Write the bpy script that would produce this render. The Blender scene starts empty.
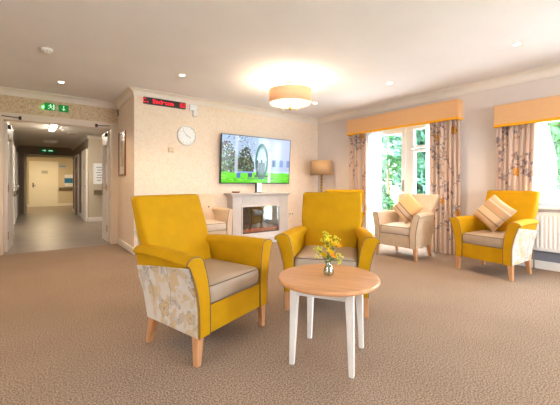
import bpy, bmesh, math, random
import numpy as np
from mathutils import Vector, Matrix
random.seed(7); rng = np.random.RandomState(7)
C = bpy.context.scene.collection
SC = bpy.context.scene
PI = math.pi
# ------------------------------------------------------------------ camera, world, exposure
cam = bpy.data.cameras.new('camera'); camo = bpy.data.objects.new('camera', cam); C.objects.link(camo)
cam.sensor_width = 36; cam.lens = 326 / 560 * 36; cam.shift_y = -0.033; cam.clip_start = 0.02
camo.location = (0, 0, 1.08)
camo.rotation_euler = (PI / 2, 0, -math.radians(37.5))
SC.camera = camo
SC.view_settings.view_transform = 'Standard'; SC.view_settings.look = 'None'
SC.view_settings.exposure = 0.72; SC.view_settings.gamma = 1.0
SC.view_settings.use_curve_mapping = False
W = bpy.data.worlds.new('sky'); SC.world = W; W.use_nodes = True
bg = W.node_tree.nodes['Background']
bg.inputs[0].default_value = (0.78, 0.90, 1.0, 1); bg.inputs[1].default_value = 14.0
sun = bpy.data.lights.new('sun', 'SUN'); suno = bpy.data.objects.new('sun', sun); C.objects.link(suno)
sun.energy = 20.0; sun.angle = .01; sun.color = (1, .98, .95); suno.rotation_euler = Vector((.62, -.36, -.70)).to_track_quat('-Z', 'Y').to_euler()
DOWN_W = 42.0; CHAND_W = 15.0; CORR_E = 75.0

# ------------------------------------------------------------------ helpers
def lin(h):
    if isinstance(h, str):
        h = h.lstrip('#'); h = [int(h[i:i+2], 16) / 255 for i in (0, 2, 4)]
    return tuple((c / 12.92 if c <= .04045 else ((c + .055) / 1.055) ** 2.4) for c in h)
def mat(name, col, rough=.6, metal=0, noise=0, nscale=20, bump=0, bscale=200, sheen=0, emit=None, es=0, spec=.5, attr=None, ndetail=4):
    m = bpy.data.materials.new(name); m.use_nodes = True
    nt = m.node_tree; p = nt.nodes['Principled BSDF']
    c = lin(col); p.inputs['Base Color'].default_value = (*c, 1)
    p.inputs['Roughness'].default_value = rough; p.inputs['Metallic'].default_value = metal
    p.inputs['Specular IOR Level'].default_value = spec
    if sheen:
        p.inputs['Sheen Weight'].default_value = sheen; p.inputs['Sheen Roughness'].default_value = .4
        p.inputs['Sheen Tint'].default_value = (*c, 1)
    tc = nt.nodes.new('ShaderNodeTexCoord')
    if attr:
        a = nt.nodes.new('ShaderNodeAttribute'); a.attribute_name = attr
        if not es: nt.links.new(a.outputs['Color'], p.inputs['Base Color'])
        if es: nt.links.new(a.outputs['Color'], p.inputs['Emission Color'])
    if noise:
        n = nt.nodes.new('ShaderNodeTexNoise'); n.inputs['Scale'].default_value = nscale; n.inputs['Detail'].default_value = ndetail
        nt.links.new(tc.outputs['Object'], n.inputs['Vector'])
        r = nt.nodes.new('ShaderNodeValToRGB')
        r.color_ramp.elements[0].position = .3; r.color_ramp.elements[1].position = .7
        r.color_ramp.elements[0].color = (*[max(0, x * (1 - noise)) for x in c], 1)
        r.color_ramp.elements[1].color = (*[min(1, x * (1 + noise)) for x in c], 1)
        nt.links.new(n.outputs['Fac'], r.inputs['Fac']); nt.links.new(r.outputs['Color'], p.inputs['Base Color'])
    if bump:
        n = nt.nodes.new('ShaderNodeTexNoise'); n.inputs['Scale'].default_value = bscale
        nt.links.new(tc.outputs['Object'], n.inputs['Vector'])
        b = nt.nodes.new('ShaderNodeBump'); b.inputs['Strength'].default_value = bump; b.inputs['Distance'].default_value = .004
        nt.links.new(n.outputs['Fac'], b.inputs['Height']); nt.links.new(b.outputs['Normal'], p.inputs['Normal'])
    if es:
        if not attr: p.inputs['Emission Color'].default_value = (*lin(emit or col), 1)
        p.inputs['Emission Strength'].default_value = es
    return m
def glassmat(name, gloss=.06, tint=(1, 1, 1), rough=0.0):
    m = bpy.data.materials.new(name); m.use_nodes = True; nt = m.node_tree; nt.nodes.clear()
    o = nt.nodes.new('ShaderNodeOutputMaterial'); mx = nt.nodes.new('ShaderNodeMixShader')
    t = nt.nodes.new('ShaderNodeBsdfTransparent'); g = nt.nodes.new('ShaderNodeBsdfGlossy')
    t.inputs[0].default_value = (*tint, 1); g.inputs['Roughness'].default_value = rough
    mx.inputs[0].default_value = gloss
    nt.links.new(t.outputs[0], mx.inputs[1]); nt.links.new(g.outputs[0], mx.inputs[2]); nt.links.new(mx.outputs[0], o.inputs[0])
    return m
def clothmat(name, col, transp=.0, transl=.5, attr=None):
    m = bpy.data.materials.new(name); m.use_nodes = True; nt = m.node_tree; nt.nodes.clear()
    o = nt.nodes.new('ShaderNodeOutputMaterial'); d = nt.nodes.new('ShaderNodeBsdfDiffuse'); tl = nt.nodes.new('ShaderNodeBsdfTranslucent')
    mx = nt.nodes.new('ShaderNodeMixShader'); mx.inputs[0].default_value = transl
    d.inputs[0].default_value = (*lin(col), 1); tl.inputs[0].default_value = (*lin(col), 1)
    if attr:
        a = nt.nodes.new('ShaderNodeAttribute'); a.attribute_name = attr
        nt.links.new(a.outputs['Color'], d.inputs[0]); nt.links.new(a.outputs['Color'], tl.inputs[0])
    nt.links.new(d.outputs[0], mx.inputs[1]); nt.links.new(tl.outputs[0], mx.inputs[2])
    last = mx
    if transp:
        t = nt.nodes.new('ShaderNodeBsdfTransparent'); m2 = nt.nodes.new('ShaderNodeMixShader'); m2.inputs[0].default_value = transp
        nt.links.new(mx.outputs[0], m2.inputs[1]); nt.links.new(t.outputs[0], m2.inputs[2]); last = m2
    nt.links.new(last.outputs[0], o.inputs[0])
    return m
def mesh_obj(name, verts, faces, m=None, parent=None, smooth=False, uvcol=None):
    me = bpy.data.meshes.new(name); me.from_pydata([tuple(v) for v in verts], [], [tuple(f) for f in faces]); me.update()
    if m: me.materials.append(m)
    o = bpy.data.objects.new(name, me); C.objects.link(o)
    if parent: o.parent = parent
    if smooth: me.polygons.foreach_set('use_smooth', [True] * len(me.polygons))
    if uvcol is not None:
        a = me.color_attributes.new('Col', 'FLOAT_COLOR', 'POINT')
        arr = np.ones((len(verts), 4), dtype=np.float32); arr[:, :3] = uvcol
        a.data.foreach_set('color', arr.ravel())
    return o
class MB:
    """collects shapes into one mesh"""
    def __init__(s): s.v = []; s.f = []
    def add(s, v, f, M=None):
        b = len(s.v); s.v += [(M @ Vector(p)) if M else Vector(p) for p in v]; s.f += [[i + b for i in q] for q in f]; return s
    def box(s, x0, x1, y0, y1, z0, z1, M=None):
        v = [(x, y, z) for x in (x0, x1) for y in (y0, y1) for z in (z0, z1)]
        return s.add(v, [(0, 1, 3, 2), (4, 6, 7, 5), (0, 4, 5, 1), (2, 3, 7, 6), (0, 2, 6, 4), (1, 5, 7, 3)], M)
    def rbox(s, w, d, h, r, n=5, M=None):
        """rounded box centred on the origin"""
        N = n * 2; v = []; f = []; idx = {}
        def key(a, b, c):
            k = (a, b, c)
            if k not in idx:
                p = []
                # parameter grid: corner cells only
                q = [-1 + 2 * t / N for t in k]
                cd = Vector(q)
                inner = Vector([math.copysign(max(0, e / 2 - r), t) if abs(t) > 1e-9 else 0 for e, t in zip((w, d, h), q)])
                nrm = Vector([math.tan(t * PI / 4) for t in q]).normalized()
                # inner clamps for faces: spread
                idx[k] = len(v); v.append(inner + nrm * r)
            return idx[k]
        for a in range(N):
            for b in range(N):
                for face in range(6):
                    def P(i, j):
                        return [(0, i, j), (N, i, j), (i, 0, j), (i, N, j), (i, j, 0), (i, j, N)][face]
                    q = [key(*P(a, b)), key(*P(a + 1, b)), key(*P(a + 1, b + 1)), key(*P(a, b + 1))]
                    if face in (0, 3, 4): q.reverse()
                    f.append(q)
        return s.add(v, f, M)
    def cyl(s, r0, r1, z0, z1, n=24, M=None, cap=True):
        v = []; f = []
        for z, r in ((z0, r0), (z1, r1)):
            v += [(r * math.cos(2 * PI * i / n), r * math.sin(2 * PI * i / n), z) for i in range(n)]
        for i in range(n): f.append((i, (i + 1) % n, n + (i + 1) % n, n + i))
        if cap: f += [tuple(reversed(range(n))), tuple(range(n, 2 * n))]
        return s.add(v, f, M)
    def lathe(s, prof, n=32, M=None, closed=False):
        v = []; f = []
        for r, z in prof: v += [(r * math.cos(2 * PI * i / n), r * math.sin(2 * PI * i / n), z) for i in range(n)]
        K = len(prof); rng_ = range(K if closed else K - 1)
        for k in rng_:
            k2 = (k + 1) % K
            for i in range(n): f.append((k * n + i, k * n + (i + 1) % n, k2 * n + (i + 1) % n, k2 * n + i))
        return s.add(v, f, M)
    def tube(s, pts, r, n=8, M=None):
        pts = [Vector(p) for p in pts]; v = []; f = []
        for k, p in enumerate(pts):
            t = (pts[min(k + 1, len(pts) - 1)] - pts[max(k - 1, 0)]).normalized()
            a = t.cross(Vector((0, 0, 1)) if abs(t.z) < .9 else Vector((1, 0, 0))).normalized(); b = t.cross(a)
            rr = r[k] if isinstance(r, (list, tuple)) else r
            v += [p + (a * math.cos(2 * PI * i / n) + b * math.sin(2 * PI * i / n)) * rr for i in range(n)]
        for k in range(len(pts) - 1):
            for i in range(n): f.append((k * n + i, k * n + (i + 1) % n, (k + 1) * n + (i + 1) % n, (k + 1) * n + i))
        f += [tuple(reversed(range(n))), tuple(range((len(pts) - 1) * n, len(pts) * n))]
        return s.add(v, f, M)
    def prism(s, poly, a0, a1, axis='y', M=None):
        """polygon in the other two axes, extruded along axis"""
        n = len(poly); v = []
        for a in (a0, a1):
            for p, q in poly:
                v.append({'y': (p, a, q), 'x': (a, p, q), 'z': (p, q, a)}[axis])
        f = [tuple(range(n)), tuple(reversed(range(n, 2 * n)))]
        for i in range(n): f.append((i, n + i, n + (i + 1) % n, (i + 1) % n))
        return s.add(v, f, M)
    def build(s, name, m, parent=None, bevel=0, seg=2, smooth=False, fixn=True):
        o = mesh_obj(name, s.v, s.f, m, parent)
        if fixn:
            bm = bmesh.new(); bm.from_mesh(o.data); bmesh.ops.recalc_face_normals(bm, faces=bm.faces); bm.to_mesh(o.data); bm.free()
        if smooth or bevel:
            o.data.polygons.foreach_set('use_smooth', [True] * len(o.data.polygons))
        if bevel:
            b = o.modifiers.new('bevel', 'BEVEL'); b.width = bevel; b.segments = seg; b.limit_method = 'ANGLE'; b.angle_limit = math.radians(35)
            b.harden_normals = False
            w = o.modifiers.new('wn', 'WEIGHTED_NORMAL'); w.keep_sharp = False
        return o
def tag(o, label, cat, group=None, kind=None):
    if label: o['label'] = label
    if cat: o['category'] = cat
    if group: o['group'] = group
    if kind: o['kind'] = kind
    return o
def thing(name, label, cat, loc=(0, 0, 0), rz=0, group=None):
    o = bpy.data.objects.new(name, None); C.objects.link(o); o.empty_display_size = .1
    o.location = loc; o.rotation_euler = (0, 0, rz)
    return tag(o, label, cat, group)
def struct(o, label=None, cat=None):
    o['kind'] = 'structure'
    if label: o['label'] = label
    if cat: o['category'] = cat
    return o
def copy_tree(o, parent=None):
    c = o.copy(); C.objects.link(c)
    if parent: c.parent = parent
    for ch in list(o.children): copy_tree(ch, c)
    return c
T = Matrix.Translation
def RZ(a): return Matrix.Rotation(a, 4, 'Z')
def RX(a): return Matrix.Rotation(a, 4, 'X')
def RY(a): return Matrix.Rotation(a, 4, 'Y')
def light(kind, name, parent, loc, power, col, size=.05, rot=(0, 0, 0), **kw):
    l = bpy.data.lights.new(name, kind); l.energy = power; l.color = col
    if kind in ('POINT', 'SPOT'): l.shadow_soft_size = size
    for k, v in kw.items(): setattr(l, k, v)
    o = bpy.data.objects.new(name, l); C.objects.link(o); o.location = loc; o.rotation_euler = rot
    if parent: o.parent = parent
    return o

# ------------------------------------------------------------------ materials
def carpet_mat():
    m = mat('carpet', '#a88a74', rough=.95, spec=.1); nt = m.node_tree; p = nt.nodes['Principled BSDF']
    tc = nt.nodes.new('ShaderNodeTexCoord')
    n = nt.nodes.new('ShaderNodeTexNoise'); n.inputs['Scale'].default_value = 120; n.inputs['Detail'].default_value = 3; n.inputs['Roughness'].default_value = .75
    n2 = nt.nodes.new('ShaderNodeTexNoise'); n2.inputs['Scale'].default_value = 1.6; n2.inputs['Detail'].default_value = 3
    r = nt.nodes.new('ShaderNodeValToRGB'); e = r.color_ramp.elements
    e[0].position = .38; e[1].position = .62
    e[0].color = (*lin('#695747'), 1); e[1].color = (*lin('#bea692'), 1)
    nt.links.new(tc.outputs['Object'], n.inputs['Vector']); nt.links.new(tc.outputs['Object'], n2.inputs['Vector'])
    nt.links.new(n.outputs['Fac'], r.inputs['Fac'])
    mx = nt.nodes.new('ShaderNodeMix'); mx.data_type = 'RGBA'; mx.blend_type = 'MULTIPLY'; mx.inputs[0].default_value = .3
    nt.links.new(r.outputs['Color'], mx.inputs[6])
    r2 = nt.nodes.new('ShaderNodeValToRGB'); r2.color_ramp.elements[0].position = .35; r2.color_ramp.elements[1].position = .65
    r2.color_ramp.elements[0].color = (.72, .7, .7, 1)
    nt.links.new(n2.outputs['Fac'], r2.inputs['Fac']); nt.links.new(r2.outputs['Color'], mx.inputs[7])
    nt.links.new(mx.outputs[2], p.inputs['Base Color'])
    b = nt.nodes.new('ShaderNodeBump'); b.inputs['Strength'].default_value = .35; b.inputs['Distance'].default_value = .004
    nt.links.new(n.outputs['Fac'], b.inputs['Height']); nt.links.new(b.outputs['Normal'], p.inputs['Normal'])
    return m
def wallpaper_mat(name, base, dark, scale=26):
    m = mat(name, base, rough=.8, spec=.2); nt = m.node_tree; p = nt.nodes['Principled BSDF']
    tc = nt.nodes.new('ShaderNodeTexCoord')
    v = nt.nodes.new('ShaderNodeTexNoise'); v.inputs['Scale'].default_value = scale; v.inputs['Distortion'].default_value = 1.6; v.inputs['Detail'].default_value = 2
    r = nt.nodes.new('ShaderNodeValToRGB'); e = r.color_ramp.elements
    e[0].position = .40; e[0].color = (*lin(dark), 1); e[1].position = .54; e[1].color = (*lin(base), 1)
    nt.links.new(tc.outputs['Object'], v.inputs['Vector']); nt.links.new(v.outputs['Fac'], r.inputs['Fac'])
    nt.links.new(r.outputs['Color'], p.inputs['Base Color'])
    return m
def wood_mat(name, a, b, rough=.4, scale=3, stretch=(1, 14, 14)):
    m = mat(name, a, rough=rough); nt = m.node_tree; p = nt.nodes['Principled BSDF']
    tc = nt.nodes.new('ShaderNodeTexCoord'); mp = nt.nodes.new('ShaderNodeMapping'); mp.inputs['Scale'].default_value = stretch
    n = nt.nodes.new('ShaderNodeTexNoise'); n.inputs['Scale'].default_value = scale; n.inputs['Detail'].default_value = 6; n.inputs['Distortion'].default_value = .6
    r = nt.nodes.new('ShaderNodeValToRGB'); r.color_ramp.elements[0].position = .35; r.color_ramp.elements[1].position = .65
    r.color_ramp.elements[0].color = (*lin(b), 1); r.color_ramp.elements[1].color = (*lin(a), 1)
    nt.links.new(tc.outputs['Object'], mp.inputs['Vector']); nt.links.new(mp.outputs[0], n.inputs['Vector'])
    nt.links.new(n.outputs['Fac'], r.inputs['Fac']); nt.links.new(r.outputs['Color'], p.inputs['Base Color'])
    return m
M = {}
M['carpet'] = carpet_mat()
M['wp_tv'] = wallpaper_mat('wallpaper_cream', '#f4e2d0', '#eed7bf')
M['wp_door'] = wallpaper_mat('wallpaper_speckled', '#e6d0b2', '#cdb08c', 36)
M['wall_lilac'] = mat('paint_greige', '#e2d6ce', rough=.85, spec=.2, noise=.03, nscale=3)
M['ceil'] = mat('ceiling_paint', '#eeeaea', rough=.9, spec=.1, noise=.02, nscale=2)
M['cove'] = mat('cove_paint', '#eee4d8', rough=.7, spec=.2, noise=.02, nscale=4)
M['white'] = mat('white_gloss', '#f0e8e0', rough=.35, noise=.02, nscale=5)
M['archit'] = mat('architrave_cream', '#ecdccb', rough=.5, noise=.02, nscale=5)
M['upvc'] = mat('white_upvc', '#f4f4f4', rough=.3, noise=.01, nscale=4)
M['vinyl'] = wood_mat('vinyl_floor', '#84766a', '#786a5e', rough=.35, scale=3, stretch=(1, 1, 1))
M['corr_wall'] = mat('corridor_paint', '#c4b6a0', rough=.8, noise=.04, nscale=2)
M['corr_dark'] = mat('corridor_taupe', '#9c8c7a', rough=.7, noise=.05, nscale=2)
M['corr_ceil'] = mat('corridor_ceiling', '#dcd6cc', rough=.9, noise=.03, nscale=2)
M['mustard'] = mat('mustard_velvet', '#c69200', rough=.75, sheen=.25, noise=.06, nscale=9, bump=.15, bscale=500, spec=.2)
M['beigefab'] = mat('beige_velvet', '#dac2a6', rough=.8, sheen=.25, noise=.06, nscale=12, bump=.15, bscale=500, spec=.2)
M['seatfab'] = mat('taupe_faux_leather', '#b29c86', rough=.42, noise=.03, nscale=10, spec=.45)
M['creamseat'] = mat('cream_faux_leather', '#e2d2c0', rough=.45, noise=.03, nscale=10)
M['piping'] = mat('dark_taupe_piping', '#7a6248', rough=.5, noise=.04)
M['beech'] = wood_mat('beech_wood', '#e0a878', '#cc9060', rough=.4, scale=5, stretch=(8, 8, 1))
M['oaktop'] = wood_mat('oak_table_top', '#dba376', '#cb9163', rough=.33, scale=2.2, stretch=(1, 9, 1))
M['whitewood'] = mat('white_painted_wood', '#efe9e2', rough=.45, noise=.02)
M['floral'] = mat('floral_upholstery', '#d8cbb8', rough=.85, attr='Col', spec=.2)
M['curtain'] = clothmat('floral_curtain', '#d8b8a0', transl=.18, attr='Col')
M['voile'] = clothmat('white_voile', '#fbfbff', transp=.45, transl=.6)
M['pelmet'] = mat('peach_pelmet_fabric', '#e4b280', rough=.85, noise=.03, nscale=30, spec=.2)
M['pelmetband'] = mat('golden_pelmet_trim', '#f0a820', rough=.8, noise=.03, nscale=30, spec=.2)
M['glass'] = glassmat('window_glass', .05)
M['black'] = mat('black_plastic', '#141414', rough=.35, noise=.1)
M['darkmetal'] = mat('dark_metal', '#4a4038', rough=.4, metal=.8, noise=.05)
M['chrome'] = mat('brushed_chrome', '#c8c4bc', rough=.25, metal=1, noise=.05)
M['brass'] = mat('antique_brass', '#b08850', rough=.35, metal=.9, noise=.05)
M['stone'] = mat('limestone_surround', '#cabfb8', rough=.6, noise=.05, nscale=6)
M['grass'] = mat('lawn', '#6c9c50', rough=.9, noise=.25, nscale=3)
M['leafpale'] = mat('pale_leaves', '#3c6a40', rough=.7, noise=.3, nscale=2.5)
M['leafblue'] = mat('bluish_leaves', '#33604c', rough=.7, noise=.3, nscale=2.5)
M['bark'] = mat('bark', '#7d6a58', rough=.9, noise=.3, nscale=12)
M['coolmetal'] = mat('white_radiator_enamel', '#f2ebe4', rough=.35, noise=.01)

# ------------------------------------------------------------------ the room shell
XW, YD, YT, XR = 5.17, 6.5, 5.33, 1.27      # window wall, door wall, television wall, return wall
XL, YB, H = -1.7, -2.6, 2.54
def room_box(name, boxes, m, parent=None):
    b = MB()
    for q in boxes: b.box(*q)
    return b.build(name, m, parent)
struct(room_box('floor', [(XL - .15, XW + .25, YB - .15, YD, -.12, 0)], M['carpet']), 'speckled taupe carpet across the lounge', 'carpet')
struct(room_box('ceiling', [(XL - .15, XW + .25, YB - .15, YD + .15, H, H + .12)], M['ceil']), 'plain pale ceiling of the lounge', 'ceiling')
struct(room_box('wall_back', [(XR, XW + .25, YT, YT + .18, 0, H)], M['wp_tv']), 'cream wallpapered wall behind the television', 'wall')
struct(room_box('wall_return', [(XR, XR + .15, YT + .18, YD, 0, H)], M['wp_tv']), 'short wall with the narrow framed picture', 'wall')
OX0, OX1, OZ = -.34, 1.18, 2.09
struct(room_box('wall_door', [(XL - .15, OX0, YD, YD + .15, 0, H), (OX1, XR + .15, YD, YD + .15, 0, H), (OX0, OX1, YD, YD + .15, OZ, H)], M['wp_door']), 'speckled wallpaper wall around the corridor opening', 'wall')
struct(room_box('wall_left', [(XL - .15, XL, YB, YD, 0, 1.1), (XL - .15, XL, YB, YD, 2.1, H), (XL - .15, XL, YB, .4, 1.1, 2.1), (XL - .15, XL, 1.3, YD, 1.1, 2.1)], M['wall_lilac']), 'wall left of the camera', 'wall')
# rear wall, opened for the added wide window
struct(room_box('wall_front', [(XL - .15, XW + .25, YB - .2, YB, 0, .3), (XL - .15, XW + .25, YB - .2, YB, 2.2, H), (XL - .15, 2.0, YB - .2, YB, .3, 2.2), (3.8, XW + .25, YB - .2, YB, .3, 2.2)], M['wall_lilac']), 'wall behind the camera', 'wall')
PD = (2.50, 4.12, 0.0, 2.12)      # patio door opening y0,y1,z0,z1
W2 = (-.2, 1.42, .80, 1.98)       # second window opening
WB = (XW, XW + .25)
struct(room_box('wall_right', [
    (*WB, PD[1], YT + .18, 0, H), (*WB, PD[0], PD[1], PD[3], H), (*WB, W2[1], PD[0], 0, H),
    (*WB, W2[0], W2[1], 0, W2[2]), (*WB, W2[0], W2[1], W2[3], H), (*WB, YB, W2[0], 0, H)], M['wall_lilac']), 'greige painted wall with the patio door and window', 'wall')
# cornices: curved profile swept along each wall
def cove(name, a, b, nrm, m=M['cove'], s=.10, z=H, ext0=0, ext1=0):
    a = Vector((*a, 0)); b = Vector((*b, 0)); n = Vector((*nrm, 0)); t = (b - a).normalized()
    prof = [(0, -s), (.012, -s)] + [(.012 + (s - .024) * (1 - math.cos(k * PI / 12)), -s + .012 + (s - .024) * math.sin(k * PI / 12)) for k in range(7)] + [(s, -.012), (s, 0), (0, 0)]
    v = []; k = len(prof)
    for p0, e in ((a, ext0), (b, ext1)):
        for d, zz in prof: v.append(p0 + n * d + t * (e * d) + Vector((0, 0, z + zz - .001)))
    f = [tuple(range(k)), tuple(reversed(range(k, 2 * k)))] + [(i, k + i, k + (i + 1) % k, (i + 1) % k) for i in range(k)]
    q = MB().add(v, f); o = q.build(name, m); return struct(o, None, None)
cove('trim_1', (XR, YT), (XW, YT), (0, -1), ext0=-1, ext1=-1)
cove('trim_2', (XR, YD), (XR, YT), (-1, 0), ext0=-1, ext1=1)
cove('trim_3', (XL, YD), (XR, YD), (0, -1), ext0=1, ext1=-1)
cove('trim_4', (XW, YT), (XW, YB), (-1, 0), ext0=1, ext1=-1, s=.115)
cove('trim_5', (XL, YB), (XL, YD), (1, 0), ext0=1, ext1=-1)
def base(name, x0, x1, y0, y1, h=.105, m=M['white']):
    return struct(MB().box(x0, x1, y0, y1, 0, h).build(name, m, bevel=.006))
base('baseboard_back', XR + .0, XW, YT - .018, YT)
base('baseboard_return', XR - .018, XR, YT - .018, YD - .02)
base('baseboard_door', XL, OX0 - .1, YD - .018, YD)
base('baseboard_right', XW - .018, XW, YB, PD[0] - .05)
base('baseboard_corner', XW - .018, XW, PD[1] + .05, YT - .018)
struct(MB().box(XW - .012, XW, -.8, 1.46, .106, .225).build('shade_strip', mat('wall_shade_grey', '#85858f', rough=.6, noise=.03)), 'grey strip for the shaded wall between skirting and radiator', 'trim')  # grey strip standing in for the shade on the wall under the radiator
base('baseboard_left', XL, XL + .018, YB, YD)
# architrave and lining of corridor opening
struct(room_box('trim_6', [(OX0 - .10, OX0, YD - .022, YD, 0, OZ + .0), (OX1, XR - .001, YD - .022, YD, 0, OZ), (OX0 - .10, XR - .001, YD - .022, YD, OZ, OZ + .085),
     (OX0, OX0 + .02, YD, YD + .15, 0, OZ), (OX1 - .02, OX1, YD, YD + .15, 0, OZ), (OX0 + .02, OX1 - .02, YD, YD + .15, OZ - .02, OZ)], M['archit']), 'cream architrave round the corridor opening', 'door frame')

# ------------------------------------------------------------------ corridor
CH = 2.47
struct(room_box('floor_corridor', [(-.6, 2.8, YD, 19.4, -.1, .0)], M['vinyl']), 'greyish brown vinyl floor of the corridor', 'floor')
struct(room_box('ceiling_corridor', [(-.6, 2.8, YD + .15, 19.4, CH, CH + .1)], M['corr_ceil']), 'off white ceiling of the corridor', 'ceiling')
struct(room_box('wall_corridor_left', [(-.55, -.36, YD + .15, 19.4, 0, CH)], M['corr_wall']), 'beige left wall of the corridor', 'wall')
struct(room_box('wall_alcove', [(1.33, 2.6, 10.7, 10.85, 0, CH), (2.6, 2.75, YD + .15, 10.85, 0, CH), (XR + .15, 2.75, YD + .02, YD + .15, 0, CH)], M['corr_wall']), 'beige wall of the alcove beside the corridor', 'wall')
struct(room_box('wall_corridor_right', [(1.33, 1.48, 10.85, 15.0, 0, CH), (1.75, 1.9, 15.15, 19.4, 0, CH)], M['corr_dark']), 'taupe right wall of the corridor', 'wall')
struct(room_box('wall_corridor_end', [(-.36, -.17, 15.0, 15.15, 0, CH), (1.42, 1.9, 15.0, 15.15, 0, CH), (-.17, 1.42, 15.0, 15.15, 2.16, CH)], M['corr_dark']), 'taupe partition with a wide opening down the corridor', 'wall')
struct(room_box('wall_far', [(-.55, 1.9, 19.25, 19.4, 0, CH)], mat('far_wall_paint', '#d4c6ac', rough=.8, noise=.03)), 'warm beige wall at the far end of the corridor', 'wall')
struct(room_box('trim_7', [(-.17, -.09, 14.97, 15.17, 0, 2.16), (1.34, 1.42, 14.97, 15.17, 0, 2.16), (-.17, 1.42, 14.97, 15.17, 2.09, 2.17)], mat('cream_gloss', '#f4e6c4', rough=.4, noise=.02)), 'cream frame round the far corridor opening', 'door frame')
for nm, q in (('baseboard_alcove', (1.31, 2.6, 10.68, 10.7)), ('baseboard_corridor', (1.31, 1.33, 10.68, 15)), ('baseboard_corridor_left', (-.36, -.34, 6.7, 15)), ('baseboard_far', (-.36, 1.75, 19.23, 19.25))):
    base(nm, *q, h=.13)
cove('trim_8', (-.36, 10.7), (-.36, 15.0), (1, 0), z=CH, s=.08, m=M['corr_ceil'])
cove('trim_9', (1.33, 10.7), (1.33, 15.0), (-1, 0), z=CH, s=.08, m=M['corr_ceil'])
cove('trim_10', (1.33, 10.7), (2.6, 10.7), (0, -1), z=CH, s=.08, m=M['corr_ceil'])
M['creamdoor'] = mat('cream_door', '#f2ecdc', rough=.45, noise=.02)
# far door
d = struct(MB().box(0.05, 1.02, 19.20, 19.245, .005, 2.08).build('door_1', M['creamdoor'], bevel=.004), 'cream flush door at the far end of the corridor', 'door')
MB().box(-.03, .05, 19.19, 19.25, 0, 2.16).box(1.02, 1.10, 19.19, 19.25, 0, 2.16).box(.05, 1.02, 19.19, 19.25, 2.08, 2.16).build('door_frame', M['creamdoor'], d)
MB().box(.10, .14, 19.185, 19.2, .92, 1.14).tube([(.12, 19.19, 1.02), (.12, 19.15, 1.02), (.22, 19.15, 1.02)], .011).build('door_handle', M['darkmetal'], d)
MB().box(.44, .68, 19.192, 19.2, 1.58, 1.72).build('sign', mat('pale_sign', '#c8c0b0', noise=.05), d)
# doors along corridor sides (set in frames)
def side_door(idx, x, y0, y1, side, m, lab):
    s = side
    o = struct(MB().box(*(sorted((x, x + s * .03))), y0, y1, 0, 2.03).build('door_%d' % idx, m), lab, 'door')
    MB().box(*(sorted((x, x + s * .045))), y0 - .07, y0, 0, 2.1).box(*(sorted((x, x + s * .045))), y1, y1 + .07, 0, 2.1).box(*(sorted((x, x + s * .045))), y0, y1, 2.03, 2.1).build('door_frame', M['white'], o)
    MB().tube([(x + s * .03, y0 + .08, 1.0), (x + s * .08, y0 + .08, 1.0), (x + s * .08, y0 + .2, 1.0)], .012).build('door_handle', M['chrome'], o)
    MB().box(*(sorted((x + s * .03, x + s * .035))), (y0 + y1) / 2 - .1, (y0 + y1) / 2 + .1, 1.5, 1.62).build('sign', M['chrome'], o)
    return o
side_door(2, 1.33, 10.95, 11.85, -1, M['white'], 'white door just past the alcove on the right of the corridor')
side_door(3, 1.33, 13.0, 13.9, -1, M['corr_dark'], 'taupe door further along the right of the corridor')
side_door(4, -.36, 9.3, 10.2, 1, M['white'], 'first white door on the left of the corridor')
side_door(5, -.36, 11.4, 12.3, 1, M['corr_wall'], 'beige door in the middle of the left corridor wall')
side_door(6, -.36, 13.4, 14.3, 1, M['corr_dark'], 'dark taupe door deep on the left of the corridor')
# double doors folded back into the corridor
def fire_leaf(name, hx, hy, ang, w, lab, sgn):
    root = bpy.data.objects.new(name, None); C.objects.link(root); root.location = (hx, hy, 0); root.rotation_euler = (0, 0, ang)
    struct(root, lab, 'door')
    b = MB(); z0, z1 = .008, 2.05
    b.box(0, .12, -.022, .022, z0, z1).box(w - .12, w, -.022, .022, z0, z1).box(.12, w - .12, -.022, .022, z0, .98).box(.12, w - .12, -.022, .022, 1.82, z1)
    b.build('leaf', M['white'], root, bevel=.003)
    MB().box(.12, w - .12, -.008, .008, .98, 1.82).build('vision_panel', M['glass'], root)
    MB().box(.03, .09, -.028, .028, .2, .32).box(.03, .09, -.028, .028, .95, 1.07).box(.03, .09, -.028, .028, 1.75, 1.87).build('hinge', M['brass'], root)
    MB().tube([(.05, sgn * .035, 2.0), (.34, sgn * .035, 2.0)], .011).box(.02, .14, sgn * .022, sgn * .06, 1.96, 2.02).build('door_closer', M['darkmetal'], root)
    MB().box(w - .09, w - .04, -.03, .03, .86, 1.1).build('push_plate', M['chrome'], root)
    return root
fire_leaf('door_7', 1.158, 6.69, math.radians(90), .58, 'white glazed fire door leaf folded back at the right of the corridor mouth', 1)
l7 = fire_leaf('door_8', -.30, 6.69, math.radians(87), .80, 'white glazed fire door leaf folded back at the left of the corridor mouth', -1)
def closer_arm(x0, x1, lab):
    t = MB().tube([(x0, YD - .03, 2.115), (x1, YD - .05, 2.10)], .007).box(x1 - .018, x1 + .018, YD - .07, YD - .022, 2.075, 2.125).build('door_stay', M['darkmetal'])
    return tag(t, lab, 'door stay')
closer_arm(-.34, -.12, 'thin dark metal door stay under the left end of the opening head')
closer_arm(1.13, .92, 'thin dark metal door stay under the right end of the opening head')

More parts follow.
